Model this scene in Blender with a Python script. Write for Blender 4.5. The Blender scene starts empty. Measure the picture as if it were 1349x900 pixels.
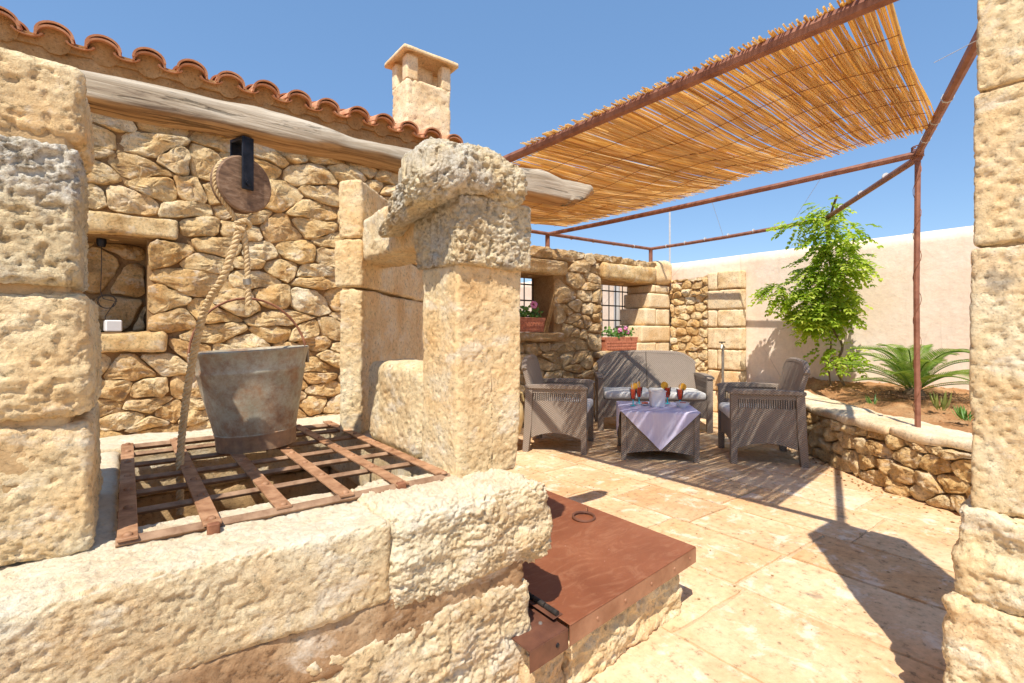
import bpy, bmesh, math, random
import numpy as np
from mathutils import Vector, Matrix
R = math.radians
random.seed(7)
SC = bpy.context.scene
COL = SC.collection

# ------------------------------------------------------------------ camera, light, exposure
cam = bpy.data.cameras.new('camera'); camo = bpy.data.objects.new('camera', cam); COL.objects.link(camo)
CAM_H = 1.10
camo.location = (0, 0, CAM_H)
camo.rotation_euler = (R(90), 0, R(52.46 - 90))
cam.sensor_width = 36; cam.lens = 17.586; cam.shift_y = -12 / 1349
cam.clip_start = 0.05; cam.clip_end = 3000
SC.camera = camo
SUN_T = Vector((1.13, 0.89, -2.26)).normalized()          # direction the light travels
w = bpy.data.worlds.new('World'); SC.world = w; w.use_nodes = True
nt = w.node_tree; nt.nodes.clear()
sky = nt.nodes.new('ShaderNodeTexSky'); sky.sky_type = 'NISHITA'; sky.sun_disc = False
sky.sun_elevation = math.asin(-SUN_T.z); sky.sun_rotation = math.atan2(-SUN_T.x, -SUN_T.y)
sky.altitude = 300; sky.air_density = 1.1; sky.dust_density = 0.0; sky.ozone_density = 2.2
bg = nt.nodes.new('ShaderNodeBackground'); bg.inputs['Strength'].default_value = 0.15
out = nt.nodes.new('ShaderNodeOutputWorld')
smx = nt.nodes.new('ShaderNodeMix'); smx.data_type = 'RGBA'; smx.inputs[0].default_value = .55      # an even, deep summer blue with only a slight horizon glow
smx.inputs[7].default_value = (.80, 1.72, 3.35, 1); nt.links.new(sky.outputs[0], smx.inputs[6]); nt.links.new(smx.outputs[2], bg.inputs[0]); nt.links.new(bg.outputs[0], out.inputs[0])
sun = bpy.data.lights.new('sun', 'SUN'); sun.energy = 4.6; sun.angle = R(0.5); sun.color = (1.0, 0.935, 0.82)
suno = bpy.data.objects.new('sun', sun); COL.objects.link(suno)
suno.rotation_euler = SUN_T.to_track_quat('-Z', 'Y').to_euler(); suno.location = (-5, -4, 9)
SC.view_settings.view_transform = 'Standard'; SC.view_settings.look = 'None'
SC.view_settings.exposure = 0.45; SC.view_settings.gamma = 1.0

# ------------------------------------------------------------------ numpy noise
def _h(ix, iy, iz, s):
    with np.errstate(over='ignore'):
        h = ix.astype(np.uint32) * np.uint32(374761393) + iy.astype(np.uint32) * np.uint32(668265263) \
            + iz.astype(np.uint32) * np.uint32(2246822519) + np.uint32(s * 3266489 + 17)
        h ^= h >> np.uint32(15); h *= np.uint32(2246822519); h ^= h >> np.uint32(13)
        h *= np.uint32(3266489917); h ^= h >> np.uint32(16)
    return h.astype(np.float64) / 4294967295.0 * 2 - 1
def vn(p, s=0):
    f = np.floor(p); t = p - f; t = t * t * t * (t * (t * 6 - 15) + 10); i = f.astype(np.int64) + 100000
    x, y, z = i[:, 0], i[:, 1], i[:, 2]; a, b, c = t[:, 0], t[:, 1], t[:, 2]
    L = lambda u, v, k: u + (v - u) * k
    g = lambda dx, dy, dz: _h(x + dx, y + dy, z + dz, s)
    return L(L(L(g(0,0,0), g(1,0,0), a), L(g(0,1,0), g(1,1,0), a), b),
             L(L(g(0,0,1), g(1,0,1), a), L(g(0,1,1), g(1,1,1), a), b), c)
ROT = np.array([[0.36, 0.48, -0.8], [-0.8, 0.6, 0.0], [0.48, 0.64, 0.6]])
def fbm(p, f, o=4, s=0, gain=0.5, ridge=False):
    p = p * f; r = np.zeros(len(p)); a = 1.0
    for k in range(o):
        n = vn(p, s + k)
        r += a * ((0.5 - np.abs(n)) * 1.4 if ridge else n)
        p = (p @ ROT.T) * 2.03 + 3.7; a *= gain
    return r

# ------------------------------------------------------------------ object helpers
def np_mesh(name, V, F, smooth=True):
    me = bpy.data.meshes.new(name)
    V = np.asarray(V, dtype=np.float32); F = np.asarray(F, dtype=np.int32)
    n = F.shape[1]
    me.vertices.add(len(V)); me.vertices.foreach_set('co', V.ravel())
    me.loops.add(F.size); me.loops.foreach_set('vertex_index', F.ravel())
    me.polygons.add(len(F)); me.polygons.foreach_set('loop_start', np.arange(0, F.size, n, dtype=np.int32))
    if smooth: me.polygons.foreach_set('use_smooth', np.ones(len(F), dtype=bool))
    me.update(calc_edges=True); me.validate()
    return me
class MB:
    """collects shapes, becomes ONE mesh"""
    def __init__(s): s.v = []; s.f = []; s.n = 0
    def add(s, vs, fs):
        k = len(s.v); s.v += [tuple(p) for p in vs]; s.f += [tuple(k + i for i in f) for f in fs]; return s
    def box(s, x0, x1, y0, y1, z0, z1, m=None):
        vs = [Vector((x, y, z)) for x in (x0, x1) for y in (y0, y1) for z in (z0, z1)]
        if m: vs = [m @ p for p in vs]
        return s.add(vs, [(0,1,3,2), (4,6,7,5), (0,4,5,1), (2,3,7,6), (0,2,6,4), (1,5,7,3)])
    def tube(s, pts, rad, n=8, cap=True):
        pts = [Vector(p) for p in pts]; m = len(pts)
        rad = rad if isinstance(rad, (list, tuple)) else [rad] * m
        vs = []; fs = []; up = None
        for i, p in enumerate(pts):
            t = (pts[min(i+1, m-1)] - pts[max(i-1, 0)]).normalized()
            if up is None:
                up = Vector((0,0,1)) if abs(t.z) < .9 else Vector((1,0,0))
            a = t.cross(up).normalized(); b = a.cross(t).normalized(); up = b
            for k in range(n):
                g = 2 * math.pi * k / n
                vs.append(p + rad[i] * (math.cos(g) * a + math.sin(g) * b))
        for i in range(m - 1):
            for k in range(n):
                fs.append((i*n+k, i*n+(k+1) % n, (i+1)*n+(k+1) % n, (i+1)*n+k))
        if cap:
            fs.append(tuple(range(n-1, -1, -1))); fs.append(tuple((m-1)*n+k for k in range(n)))
        return s.add(vs, fs)
    def lathe(s, prof, c=(0,0,0), n=24, m=None, close=False):
        vs = []; fs = []
        for r, z in prof:
            for k in range(n):
                g = 2 * math.pi * k / n; p = Vector((r * math.cos(g), r * math.sin(g), z))
                vs.append((m @ p if m else p) + Vector(c))
        q = len(prof)
        for i in range(q - 1):
            for k in range(n): fs.append((i*n+k, i*n+(k+1) % n, (i+1)*n+(k+1) % n, (i+1)*n+k))
        fs.append(tuple(range(n-1, -1, -1)))
        fs.append(tuple((q-1)*n+k for k in range(n)))
        return s.add(vs, fs)
    def prism(s, poly, t0, t1, fn):
        """poly 2D (u,v) swept along w from t0 to t1, fn(u,v,w)->point"""
        n = len(poly)
        vs = [fn(u, v, t0) for u, v in poly] + [fn(u, v, t1) for u, v in poly]
        fs = [tuple(range(n-1, -1, -1)), tuple(range(n, 2*n))] + [(i, (i+1) % n, n+(i+1) % n, n+i) for i in range(n)]
        return s.add(vs, fs)
    def sphere(s, c, r, n=10, sc=(1,1,1)):
        prof = [(max(1e-4, math.sin(math.pi*i/n))*r, -math.cos(math.pi*i/n)*r) for i in range(n+1)]
        return s.lathe(prof, c, n, Matrix.Diagonal(Vector(sc)))
    def mesh(s, name, smooth=False, bevel=0.0):
        me = bpy.data.meshes.new(name); me.from_pydata(s.v, [], s.f)
        bm = bmesh.new(); bm.from_mesh(me); bmesh.ops.recalc_face_normals(bm, faces=bm.faces)
        if bevel: bmesh.ops.bevel(bm, geom=[e for e in bm.edges if e.calc_face_angle(0) > .5], offset=bevel, segments=1, affect='EDGES')
        bm.to_mesh(me); bm.free()
        if smooth:
            for p in me.polygons: p.use_smooth = True
            me.set_sharp_from_angle(angle=R(42))
        me.update(); return me
def link(name, me, mat=None, parent=None):
    """me is in the coordinates of its parent"""
    o = bpy.data.objects.new(name, me); COL.objects.link(o)
    if mat is not None and me is not None and not me.materials: me.materials.append(mat)
    if parent is not None: o.parent = parent
    return o
def thing(name, label, cat, loc=(0,0,0), rz=0, group=None, kind=None, me=None, mat=None):
    o = link(name, me, mat); o.location = loc; o.rotation_euler = (0, 0, rz)
    if label: o['label'] = label
    if cat: o['category'] = cat
    if group: o['group'] = group
    if kind: o['kind'] = kind
    return o
def shift(V, loc):
    return np.asarray(V) - np.asarray(loc)
def children(o): return [c for c in COL.objects if c.parent == o]
def copy_tree(o, parent=None):
    c = o.copy(); COL.objects.link(c); c.parent = parent
    for ch in children(o): copy_tree(ch, c)
    return c

# ------------------------------------------------------------------ materials
class NT:
    def __init__(s, name):
        s.m = bpy.data.materials.new(name); s.m.use_nodes = True; s.t = s.m.node_tree
        s.b = s.t.nodes['Principled BSDF']; s.c = s.t.nodes.new('ShaderNodeTexCoord').outputs['Object']
    def n(s, ty, **kw):
        x = s.t.nodes.new(ty)
        for k, v in kw.items():
            if k in x.inputs: x.inputs[k].default_value = v
            else: setattr(x, k, v)
        return x
    def l(s, a, b): s.t.links.new(a, b)
    def noise(s, sc, det=4, rough=.55, vec=None, dist=0.0):
        x = s.n('ShaderNodeTexNoise'); x.inputs['Scale'].default_value = sc; x.inputs['Detail'].default_value = det
        x.inputs['Roughness'].default_value = rough; x.inputs['Distortion'].default_value = dist
        s.l(vec or s.c, x.inputs['Vector']); return x.outputs['Fac']
    def vor(s, sc, feat='F1', vec=None, rnd=1.0):
        x = s.n('ShaderNodeTexVoronoi'); x.feature = feat; x.inputs['Scale'].default_value = sc
        x.inputs['Randomness'].default_value = rnd
        s.l(vec or s.c, x.inputs['Vector']); return x
    def ramp(s, f, stops):
        x = s.n('ShaderNodeValToRGB'); e = x.color_ramp.elements
        e[0].position = stops[0][0]; e[1].position = stops[-1][0]
        for p, c in stops[1:-1]: e.new(p)
        for el, (p, c) in zip(sorted(e, key=lambda q: q.position), sorted(stops, key=lambda q: q[0])):
            el.color = (*c, 1) if isinstance(c, (tuple, list)) else (c, c, c, 1)
        s.l(f, x.inputs[0]); return x.outputs[0]
    def mix(s, f, a, b, mode='MIX'):
        x = s.n('ShaderNodeMix'); x.data_type = 'RGBA'; x.blend_type = mode
        for v, i in ((f, 0), (a, 6), (b, 7)):
            if hasattr(v, 'links') or isinstance(v, bpy.types.NodeSocket): s.l(v, x.inputs[i])
            else: x.inputs[i].default_value = v if i == 0 else ((*v, 1) if len(v) == 3 else v)
        return x.outputs[2]
    def math(s, op, a, b=None, c=None):
        x = s.n('ShaderNodeMath'); x.operation = op
        for i, v in enumerate((a, b, c)):
            if v is None: continue
            if isinstance(v, bpy.types.NodeSocket): s.l(v, x.inputs[i])
            else: x.inputs[i].default_value = v
        return x.outputs[0]
    def rnd(s): return s.n('ShaderNodeObjectInfo').outputs['Random']
    def bump(s, *hs):
        last = None
        for h, st, d in hs:
            x = s.n('ShaderNodeBump'); x.inputs['Strength'].default_value = st; x.inputs['Distance'].default_value = d
            s.l(h, x.inputs['Height'])
            if last: s.l(last, x.inputs['Normal'])
            last = x.outputs[0]
        s.l(last, s.b.inputs['Normal'])
    def done(s, col, rough=.9, metal=0.0, spec=.3):
        if isinstance(col, bpy.types.NodeSocket): s.l(col, s.b.inputs['Base Color'])
        else: s.b.inputs['Base Color'].default_value = (*col, 1)
        if isinstance(rough, bpy.types.NodeSocket): s.l(rough, s.b.inputs['Roughness'])
        else: s.b.inputs['Roughness'].default_value = rough
        s.b.inputs['Metallic'].default_value = metal
        s.b.inputs['Specular IOR Level'].default_value = spec
        return s.m

def stone_mat(name, dark, mid, lite, lichen=0.0, obj_var=.35, bump=1.0, ochre=.5, scale=1.0, pit=.5, coarse=1.0, freck=.5, grime=0.0, gritty=1.0, worn=0.0):
    t = NT(name)
    # a large offset per object so that alike pieces never carry the same pattern
    rn = t.rnd(); off = t.n('ShaderNodeVectorMath'); off.operation = 'ADD'
    cmb = t.n('ShaderNodeCombineXYZ'); k = t.math('MULTIPLY', rn, 37.0)
    t.l(k, cmb.inputs[0]); t.l(t.math('MULTIPLY', rn, 91.0), cmb.inputs[1])
    t.l(t.c, off.inputs[0]); t.l(cmb.outputs[0], off.inputs[1]); v = off.outputs[0]
    n1 = t.noise(5*scale, 5, .6, v)
    base = t.ramp(n1, [(.30, dark), (.5, mid), (.70, lite)])
    n2 = t.noise(2.3*scale, 4, .6, v, .6)
    base = t.mix(t.math('MULTIPLY', t.ramp(n2, [(.5, 0.0), (.72, 1.0)]), ochre), base, (min(.9, dark[0]*1.12), dark[1]*.92, dark[2]*.66))
    tone = t.ramp(rn, [(0, .5), (.5, .5), (1, .5)])
    pr = t.ramp(rn, [(0, (.74, .62, .48)), (.2, (1.02, .96, .86)), (.4, (.88, .74, .56)), (.6, (1.12, 1.12, 1.12)), (.8, (.95, .80, .58)), (1, (1.05, 1.0, .92))])
    base = t.mix(obj_var, base, t.mix(1.0, base, pr, 'MULTIPLY'))
    f = t.noise(60*scale, 6, .7, v)
    base = t.mix(1.0, base, t.ramp(f, [(.34, .50), (.43, .93), (.66, 1.14)]), 'MULTIPLY')  # dark of tiny crevices put into the colour as fine noise
    pv = t.noise(34*scale, 3, .5, v)
    pits = t.ramp(pv, [(.26, 0.0), (.42, 1.0)])
    base = t.mix(t.math('MULTIPLY', t.math('SUBTRACT', 1.0, pits), .35*pit), base, (dark[0]*.45, dark[1]*.40, dark[2]*.36))
    fk = t.vor(95*scale, 'F1', v, 1.0); fm = t.ramp(t.noise(5, 4, .6, v), [(.52, 0.0), (.6, 1.0)])
    base = t.mix(t.math('MULTIPLY', t.math('MULTIPLY', t.ramp(fk.outputs['Distance'], [(.12, 1.0), (.30, 0.0)]), fm), freck), base, (.24, .17, .11))
    if grime:   # streaky grey-brown weathering, patches with their own outline
        ms = t.n('ShaderNodeMapping'); ms.inputs['Scale'].default_value = (1, 1, 1.8); t.l(v, ms.inputs[0]); mv = ms.outputs[0]
        g1 = t.ramp(t.noise(26, 8, .78, mv, .8), [(.52, 0.0), (.64, 1.0)]); g2 = t.ramp(t.noise(3.4, 4, .6, mv), [(.40, .15), (.62, 1.0)])
        base = t.mix(t.math('MULTIPLY', t.math('MULTIPLY', g1, g2), grime), base, (.40, .28, .165))
        w1 = t.ramp(t.noise(6, 7, .7, mv, .4), [(.54, 0.0), (.64, 1.0)])
        base = t.mix(t.math('MULTIPLY', w1, .45), base, (.90, .84, .72))
        b1 = t.ramp(t.vor(3.1, 'F1', t.mix(.06, v, t.n('ShaderNodeTexNoise', Scale=14.0).outputs['Color'], 'ADD')).outputs['Distance'], [(.07, 1.0), (.11, 0.0)])
        base = t.mix(t.math('MULTIPLY', b1, .5), base, (.20, .16, .13))
    if lichen:
        lm = t.ramp(t.noise(3.2, 5, .65, v), [(.45, 0.0), (.58, 1.0)])
        gr = t.ramp(t.noise(70, 5, .75, v), [(.38, (.27, .23, .18)), (.46, (.62, .56, .46)), (.58, (.86, .82, .73))])
        base = t.mix(t.math('MULTIPLY', lm, lichen), base, gr)
    if worn:    # upper faces are rubbed smooth and bleached by years of use
        sn = t.n('ShaderNodeSeparateXYZ'); t.l(t.n('ShaderNodeTexCoord').outputs['Normal'], sn.inputs[0])
        up = t.ramp(t.math('ADD', sn.outputs[2], t.math('MULTIPLY', t.math('SUBTRACT', t.noise(5, 5, .6, v), .5), 1.2)), [(.45, 0.0), (.85, 1.0)])
        base = t.mix(t.math('MULTIPLY', up, worn), base, t.ramp(t.noise(18, 6, .7, v), [(.3, (.82, .67, .46)), (.6, (.94, .84, .67))]))
    h1 = t.noise(16*scale, 9, .74, v, .3); h2 = t.noise(75*scale, 5, .75, v)
    h3 = t.noise(38*scale, 6, .8, v, .6)
    h4 = t.noise(150*scale, 4, .7, v); cr_ = t.ramp(t.noise(30*scale, 7, .75, v, 1.5), [(.40, 0.0), (.47, 1.0), (.53, 1.0), (.60, .6)])
    t.bump((h1, min(1, .35*bump*coarse), .03), (h3, min(1, .5*bump), .016), (cr_, min(1, .35*bump*gritty), .008), (pits, min(1, .5*pit*bump), .007), (h2, min(1, .48*bump), .005), (h4, min(1, .3*bump*gritty), .0018))
    return t.done(base, .93, 0, .15)

M = {}
M['stone'] = stone_mat('rubble_limestone', (.64, .42, .19), (.88, .68, .39), (.95, .84, .61), coarse=.7, obj_var=.9, pit=.8, bump=1.7, grime=.45)
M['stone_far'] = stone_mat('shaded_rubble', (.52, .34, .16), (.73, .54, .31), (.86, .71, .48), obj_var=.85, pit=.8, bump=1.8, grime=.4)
M['well'] = stone_mat('well_limestone', (.78, .54, .28), (.90, .71, .43), (.95, .84, .61), coarse=.3, grime=.38, bump=1.25, ochre=.5, obj_var=.12, pit=.4)
M['well_lichen'] = stone_mat('weathered_limestone', (.70, .50, .27), (.87, .71, .45), (.93, .84, .62), coarse=.4, grime=.45, lichen=.8, ochre=.2, obj_var=.12, bump=1.6, pit=.9)
M['coping'] = stone_mat('coping_limestone', (.68, .47, .245), (.84, .665, .41), (.90, .80, .585), coarse=.3, grime=.6, lichen=.12, ochre=.6, obj_var=.08, pit=.6, bump=1.4, worn=.6)
M['ashlar'] = stone_mat('ashlar_sandstone', (.70, .51, .29), (.85, .69, .46), (.92, .82, .62), obj_var=.45, bump=.5, pit=.8)
M['mortar'] = stone_mat('ochre_mortar', (.30, .165, .07), (.42, .25, .11), (.52, .34, .175), obj_var=0, bump=.8)
M['iron_mortar'] = stone_mat('iron_stained_mortar', (.27, .15, .075), (.44, .275, .15), (.58, .42, .26), obj_var=0, grime=.5, bump=1.0, coarse=.5)
M['mortar_dark'] = stone_mat('earth_mortar', (.22, .13, .06), (.33, .205, .10), (.43, .29, .15), obj_var=0, bump=.8)
M['mortar_pale'] = stone_mat('pale_mortar', (.42, .27, .13), (.56, .38, .20), (.64, .48, .28), obj_var=0, bump=.8)
M['cap_slab'] = stone_mat('bench_capping', (.62, .47, .30), (.74, .61, .43), (.82, .73, .58), obj_var=.2, bump=.7, pit=.3)
M['paving'] = stone_mat('paving_limestone', (.56, .36, .20), (.68, .485, .30), (.74, .595, .405), freck=.12, grime=.35, obj_var=.55, bump=.35, ochre=.6, pit=.18, scale=.45)
M['grout'] = stone_mat('paving_grout', (.50, .35, .215), (.60, .44, .28), (.67, .52, .35), obj_var=0, bump=.3, pit=.3)
M['soil'] = stone_mat('red_soil', (.34, .165, .07), (.46, .25, .115), (.56, .35, .18), obj_var=0, bump=1.2, pit=.4)

def plaster():
    t = NT('cream_render')
    br = t.n('ShaderNodeTexBrick'); br.inputs['Scale'].default_value = 1.0; br.inputs['Mortar Size'].default_value = .012
    br.inputs['Brick Width'].default_value = .55; br.inputs['Row Height'].default_value = .27; br.inputs['Mortar Smooth'].default_value = 1.0
    sep = t.n('ShaderNodeSeparateXYZ'); t.l(t.c, sep.inputs[0]); cb = t.n('ShaderNodeCombineXYZ')
    t.l(t.math('ADD', sep.outputs[1], t.math('MULTIPLY', t.noise(1.7, 3), .15)), cb.inputs[0])
    t.l(t.math('ADD', sep.outputs[2], t.math('MULTIPLY', t.noise(1.1, 3), .12)), cb.inputs[1])
    t.l(cb.outputs[0], br.inputs['Vector'])
    c = t.ramp(t.noise(1.6, 6, .65), [(.3, (.84, .64, .48)), (.55, (.90, .73, .59)), (.75, (.92, .79, .66))])
    c = t.mix(t.math('MULTIPLY', br.outputs['Fac'], .10), c, (.86, .76, .64))
    lo = t.math('SMOOTH_MIN', 1.0, 1.0, .1)
    c = t.mix(1.0, c, t.ramp(t.noise(22, 6, .7), [(.3, .88), (.7, 1.04)]), 'MULTIPLY')
    ms = t.n('ShaderNodeMapping'); ms.inputs['Scale'].default_value = (1, 5, .55); t.l(t.c, ms.inputs[0])
    c = t.mix(t.math('MULTIPLY', t.ramp(t.noise(2.2, 6, .7, ms.outputs[0], .5), [(.52, 0.0), (.72, 1.0)]), .30), c, (.60, .47, .36))
    c = t.mix(t.math('MULTIPLY', t.ramp(t.noise(1.3, 4, .6), [(.55, 0.0), (.60, 1.0)]), .22), c, (.92, .84, .73))
    ck = t.ramp(t.vor(.9, 'DISTANCE_TO_EDGE', t.mix(.12, t.c, t.n('ShaderNodeTexNoise', Scale=3.0).outputs['Color'], 'ADD')).outputs['Distance'], [(.0, 1.0), (.006, 0.0)])
    c = t.mix(t.math('MULTIPLY', t.math('MULTIPLY', ck, t.ramp(t.noise(.9, 2), [(.5, 0.0), (.6, 1.0)])), .55), c, (.40, .30, .22))
    t.bump((t.noise(9, 6, .6), .35, .02), (t.noise(80, 4, .6), .3, .004))
    return t.done(c, .92, 0, .15)
M['plaster'] = plaster()
def simple(name, a, b, rough=.6, metal=0.0, scale=20, bump=.2, bd=.003, spec=.4):
    t = NT(name); c = t.ramp(t.noise(scale, 5, .6), [(.35, a), (.65, b)])
    t.bump((t.noise(scale*4, 5, .6), bump, bd))
    return t.done(c, rough, metal, spec)
M['rust'] = simple('rusty_iron', (.17, .062, .030), (.34, .145, .075), .75, .15, 30, .4)
M['rust_flat'] = simple('rusty_flat_iron', (.25, .115, .055), (.48, .27, .15), .62, .05, 24, .35)
M['rod'] = simple('weathered_rod', (.20, .105, .055), (.38, .235, .14), .7, .05, 24, .35)
M['pole'] = simple('painted_rusty_steel', (.20, .075, .045), (.33, .145, .09), .6, .1, 14, .25)
M['black_iron'] = simple('black_iron', (.012, .013, .018), (.03, .032, .042), .42, .5, 40, .2)
M['grille'] = simple('dark_grille_iron', (.02, .018, .016), (.06, .05, .045), .6, .3, 40, .2)
M['terracotta'] = simple('terracotta_pot', (.40, .13, .07), (.58, .22, .12), .85, 0, 30, .5, .006)
M['urn'] = simple('buff_clay', (.62, .42, .17), (.76, .58, .30), .8, 0, 8, .3, .006)
M['white'] = simple('white_plastic', (.74, .74, .74), (.82, .82, .83), .35, 0, 5, .05)
M['cushion'] = simple('cushion_fabric', (.66, .64, .60), (.76, .74, .70), .9, 0, 30, .4, .003)
M['steel'] = simple('galvanised_pipe', (.30, .27, .23), (.46, .43, .38), .45, .7, 30, .2)
M['vine_wood'] = simple('vine_wood', (.13, .085, .05), (.24, .17, .10), .9, 0, 30, .6, .006)
M['twig'] = simple('dry_litter', (.12, .07, .035), (.27, .17, .09), .95, 0, 30, .4)
M['pipe_grey'] = simple('pale_grey_paint', (.50, .50, .50), (.60, .60, .60), .6, 0, 10, .1)
M['cable'] = simple('cable', (.05, .04, .035), (.09, .075, .06), .6, 0, 10, .1)

def tile_mat():
    t = NT('clay_roof_tile'); rn = t.rnd()
    c = t.ramp(t.noise(9, 6, .65), [(.3, (.42, .17, .085)), (.5, (.58, .28, .155)), (.7, (.68, .42, .27))])
    c = t.mix(.5, c, t.mix(1.0, c, t.ramp(rn, [(0, (.75, .7, .62)), (1, (1.12, 1.1, 1.05))]), 'MULTIPLY'))
    t.bump((t.noise(50, 5, .65), .4, .006)); return t.done(c, .85, 0, .2)
M['tile'] = tile_mat()
def wood_mat():
    t = NT('silvered_log'); mp = t.n('ShaderNodeMapping'); mp.inputs['Scale'].default_value = (.9, 16, 16)
    t.l(t.c, mp.inputs[0]); v = mp.outputs[0]
    g = t.noise(2.2, 7, .66, v, .8); sep = t.n('ShaderNodeSeparateXYZ'); t.l(t.n('ShaderNodeTexCoord').outputs['Normal'], sep.inputs[0])
    c = t.ramp(g, [(.30, (.15, .10, .065)), (.42, (.37, .295, .21)), (.6, (.53, .455, .355)), (.78, (.62, .56, .46))])
    br = t.ramp(g, [(.32, (.16, .08, .035)), (.5, (.42, .24, .105)), (.7, (.54, .34, .17))])
    # shade on the underside put into the colour: faces that look down turn brown
    und = t.ramp(t.math('MULTIPLY_ADD', sep.outputs[2], -.5, .5), [(.58, 0.0), (.74, 1.0)])
    c = t.mix(und, c, br)
    cr = t.ramp(t.noise(1.1, 5, .6, v, 2.5), [(.37, 0.0), (.41, 1.0)])
    c = t.mix(1.0, c, t.ramp(cr, [(0, .45), (1, 1.0)]), 'MULTIPLY')
    t.bump((g, .6, .012), (cr, .7, .008)); return t.done(c, .85, 0, .2)
M['log'] = wood_mat()
def wheel_mat():
    t = NT('pulley_wood'); mp = t.n('ShaderNodeMapping'); mp.inputs['Scale'].default_value = (1, 14, 14); t.l(t.c, mp.inputs[0])
    g = t.noise(7, 6, .6, mp.outputs[0], .5)
    c = t.ramp(g, [(.3, (.12, .07, .045)), (.55, (.27, .165, .10)), (.75, (.40, .28, .19))])
    t.bump((g, .4, .004)); return t.done(c, .7, 0, .3)
M['wheel'] = wheel_mat()
def bucket_mat():
    t = NT('galvanised_sheet'); sep = t.n('ShaderNodeSeparateXYZ'); t.l(t.c, sep.inputs[0])
    n = t.noise(7, 7, .68)
    c = t.ramp(n, [(.3, (.31, .29, .21)), (.5, (.46, .445, .355)), (.7, (.58, .56, .46))])
    rm = t.math('ADD', t.noise(9, 9, .8), t.math('MULTIPLY', t.math('LESS_THAN', sep.outputs[2], .055), .35))
    rf = t.ramp(rm, [(.40, 0.0), (.60, 1.0)])
    c = t.mix(t.math('MULTIPLY', rf, .75), c, t.ramp(t.noise(40, 4), [(.3, (.20, .075, .03)), (.7, (.42, .21, .09))]))
    t.bump((t.noise(60, 5), .25, .003), (t.noise(5, 3), .4, .012)); return t.done(c, t.math('MULTIPLY_ADD', rf, .3, .55), .12, .35)
M['bucket'] = bucket_mat()
def lid_mat():
    t = NT('oxide_painted_steel')
    c = t.ramp(t.noise(3, 6, .6), [(.3, (.195, .062, .028)), (.6, (.265, .092, .043)), (.8, (.33, .13, .066))])
    mp = t.n('ShaderNodeMapping'); mp.inputs['Scale'].default_value = (1.2, 3.0, 1); mp.inputs['Location'].default_value = (.3, .2, 0); t.l(t.c, mp.inputs[0])
    st = t.ramp(t.noise(5, 9, .78, mp.outputs[0], 1.6), [(.50, 0.0), (.62, 1.0)])
    c = t.mix(t.math('MULTIPLY', st, .26), c, (.46, .24, .135))
    sp = t.ramp(t.vor(26).outputs['Distance'], [(.03, 1.0), (.07, 0.0)])
    gate = t.ramp(t.noise(2.5, 2), [(.55, 0.0), (.62, 1.0)])
    c = t.mix(t.math('MULTIPLY', sp, t.math('MULTIPLY', gate, .7)), c, (.62, .48, .40))
    t.bump((t.noise(70, 5), .15, .002), (t.noise(4, 3), .25, .008)); return t.done(c, .5, .05, .35)
M['lid'] = lid_mat()
M['shade_and_dark_iron'] = simple('plate_shade_dark_iron', (.11, .045, .028), (.19, .08, .048), .5, .1, 12, .2)  # coping's shade on the fixed plate put into colour; hinges, ring truly dark
M['skirt'] = simple('worn_oxide_edge', (.27, .12, .065), (.42, .22, .13), .55, .1, 9, .3)
def rope_mat():
    t = NT('sisal_rope'); c = t.ramp(t.noise(60, 5, .7), [(.3, (.50, .33, .16)), (.7, (.76, .60, .37))])
    t.bump((t.noise(140, 4, .7), .6, .003)); return t.done(c, .95, 0, .1)
M['rope'] = rope_mat()
def reed_mat_():
    t = NT('dry_reed'); rn = t.rnd(); at = t.n('ShaderNodeAttribute'); at.attribute_name = 'tone'
    mp = t.n('ShaderNodeMapping'); mp.inputs['Scale'].default_value = (1.5, 90, 30); t.l(t.c, mp.inputs[0])
    x = t.math('FRACT', t.math('ADD', t.math('ADD', rn, at.outputs['Fac']), t.math('MULTIPLY', t.noise(1.6, 3, .6, mp.outputs[0]), .5)))
    c = t.ramp(x, [(0, (.62, .38, .14)), (.3, (.88, .68, .32)), (.55, (.92, .75, .40)), (.8, (.93, .83, .58)), (1, (.72, .47, .18))])
    t.l(c, t.b.inputs['Base Color']); t.b.inputs['Roughness'].default_value = .55; t.b.inputs['Specular IOR Level'].default_value = .3
    tr = t.n('ShaderNodeBsdfTranslucent'); t.l(t.mix(1.0, c, (1.0, .90, .62), 'MULTIPLY'), tr.inputs['Color'])
    mx = t.n('ShaderNodeMixShader'); mx.inputs[0].default_value = .55
    t.l(t.b.outputs[0], mx.inputs[1]); t.l(tr.outputs[0], mx.inputs[2])
    t.l(mx.outputs[0], t.t.nodes['Material Output'].inputs['Surface']); return t.m
M['reed'] = reed_mat_()
def wicker_mat():
    t = NT('taupe_wicker'); sep = t.n('ShaderNodeSeparateXYZ'); t.l(t.c, sep.inputs[0])
    u = t.math('MULTIPLY', t.math('ADD', sep.outputs[0], sep.outputs[1]), 2*math.pi/.026); v = t.math('MULTIPLY', sep.outputs[2], 2*math.pi/.018)
    su = t.math('SINE', u); wv = t.math('MULTIPLY', su, t.math('SINE', v)); h = t.math('MULTIPLY_ADD', wv, .5, .5)
    h2 = t.math('ABSOLUTE', t.math('SINE', t.math('MULTIPLY', v, 1.0)))
    c = t.ramp(t.math('MULTIPLY_ADD', h, .7, t.math('MULTIPLY', t.noise(40, 3), .3)), [(.1, (.15, .115, .088)), (.5, (.275, .22, .175)), (.9, (.39, .325, .27))])
    t.bump((h, .7, .005), (h2, .4, .003)); return t.done(c, .6, 0, .3)
M['wicker'] = wicker_mat()
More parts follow.
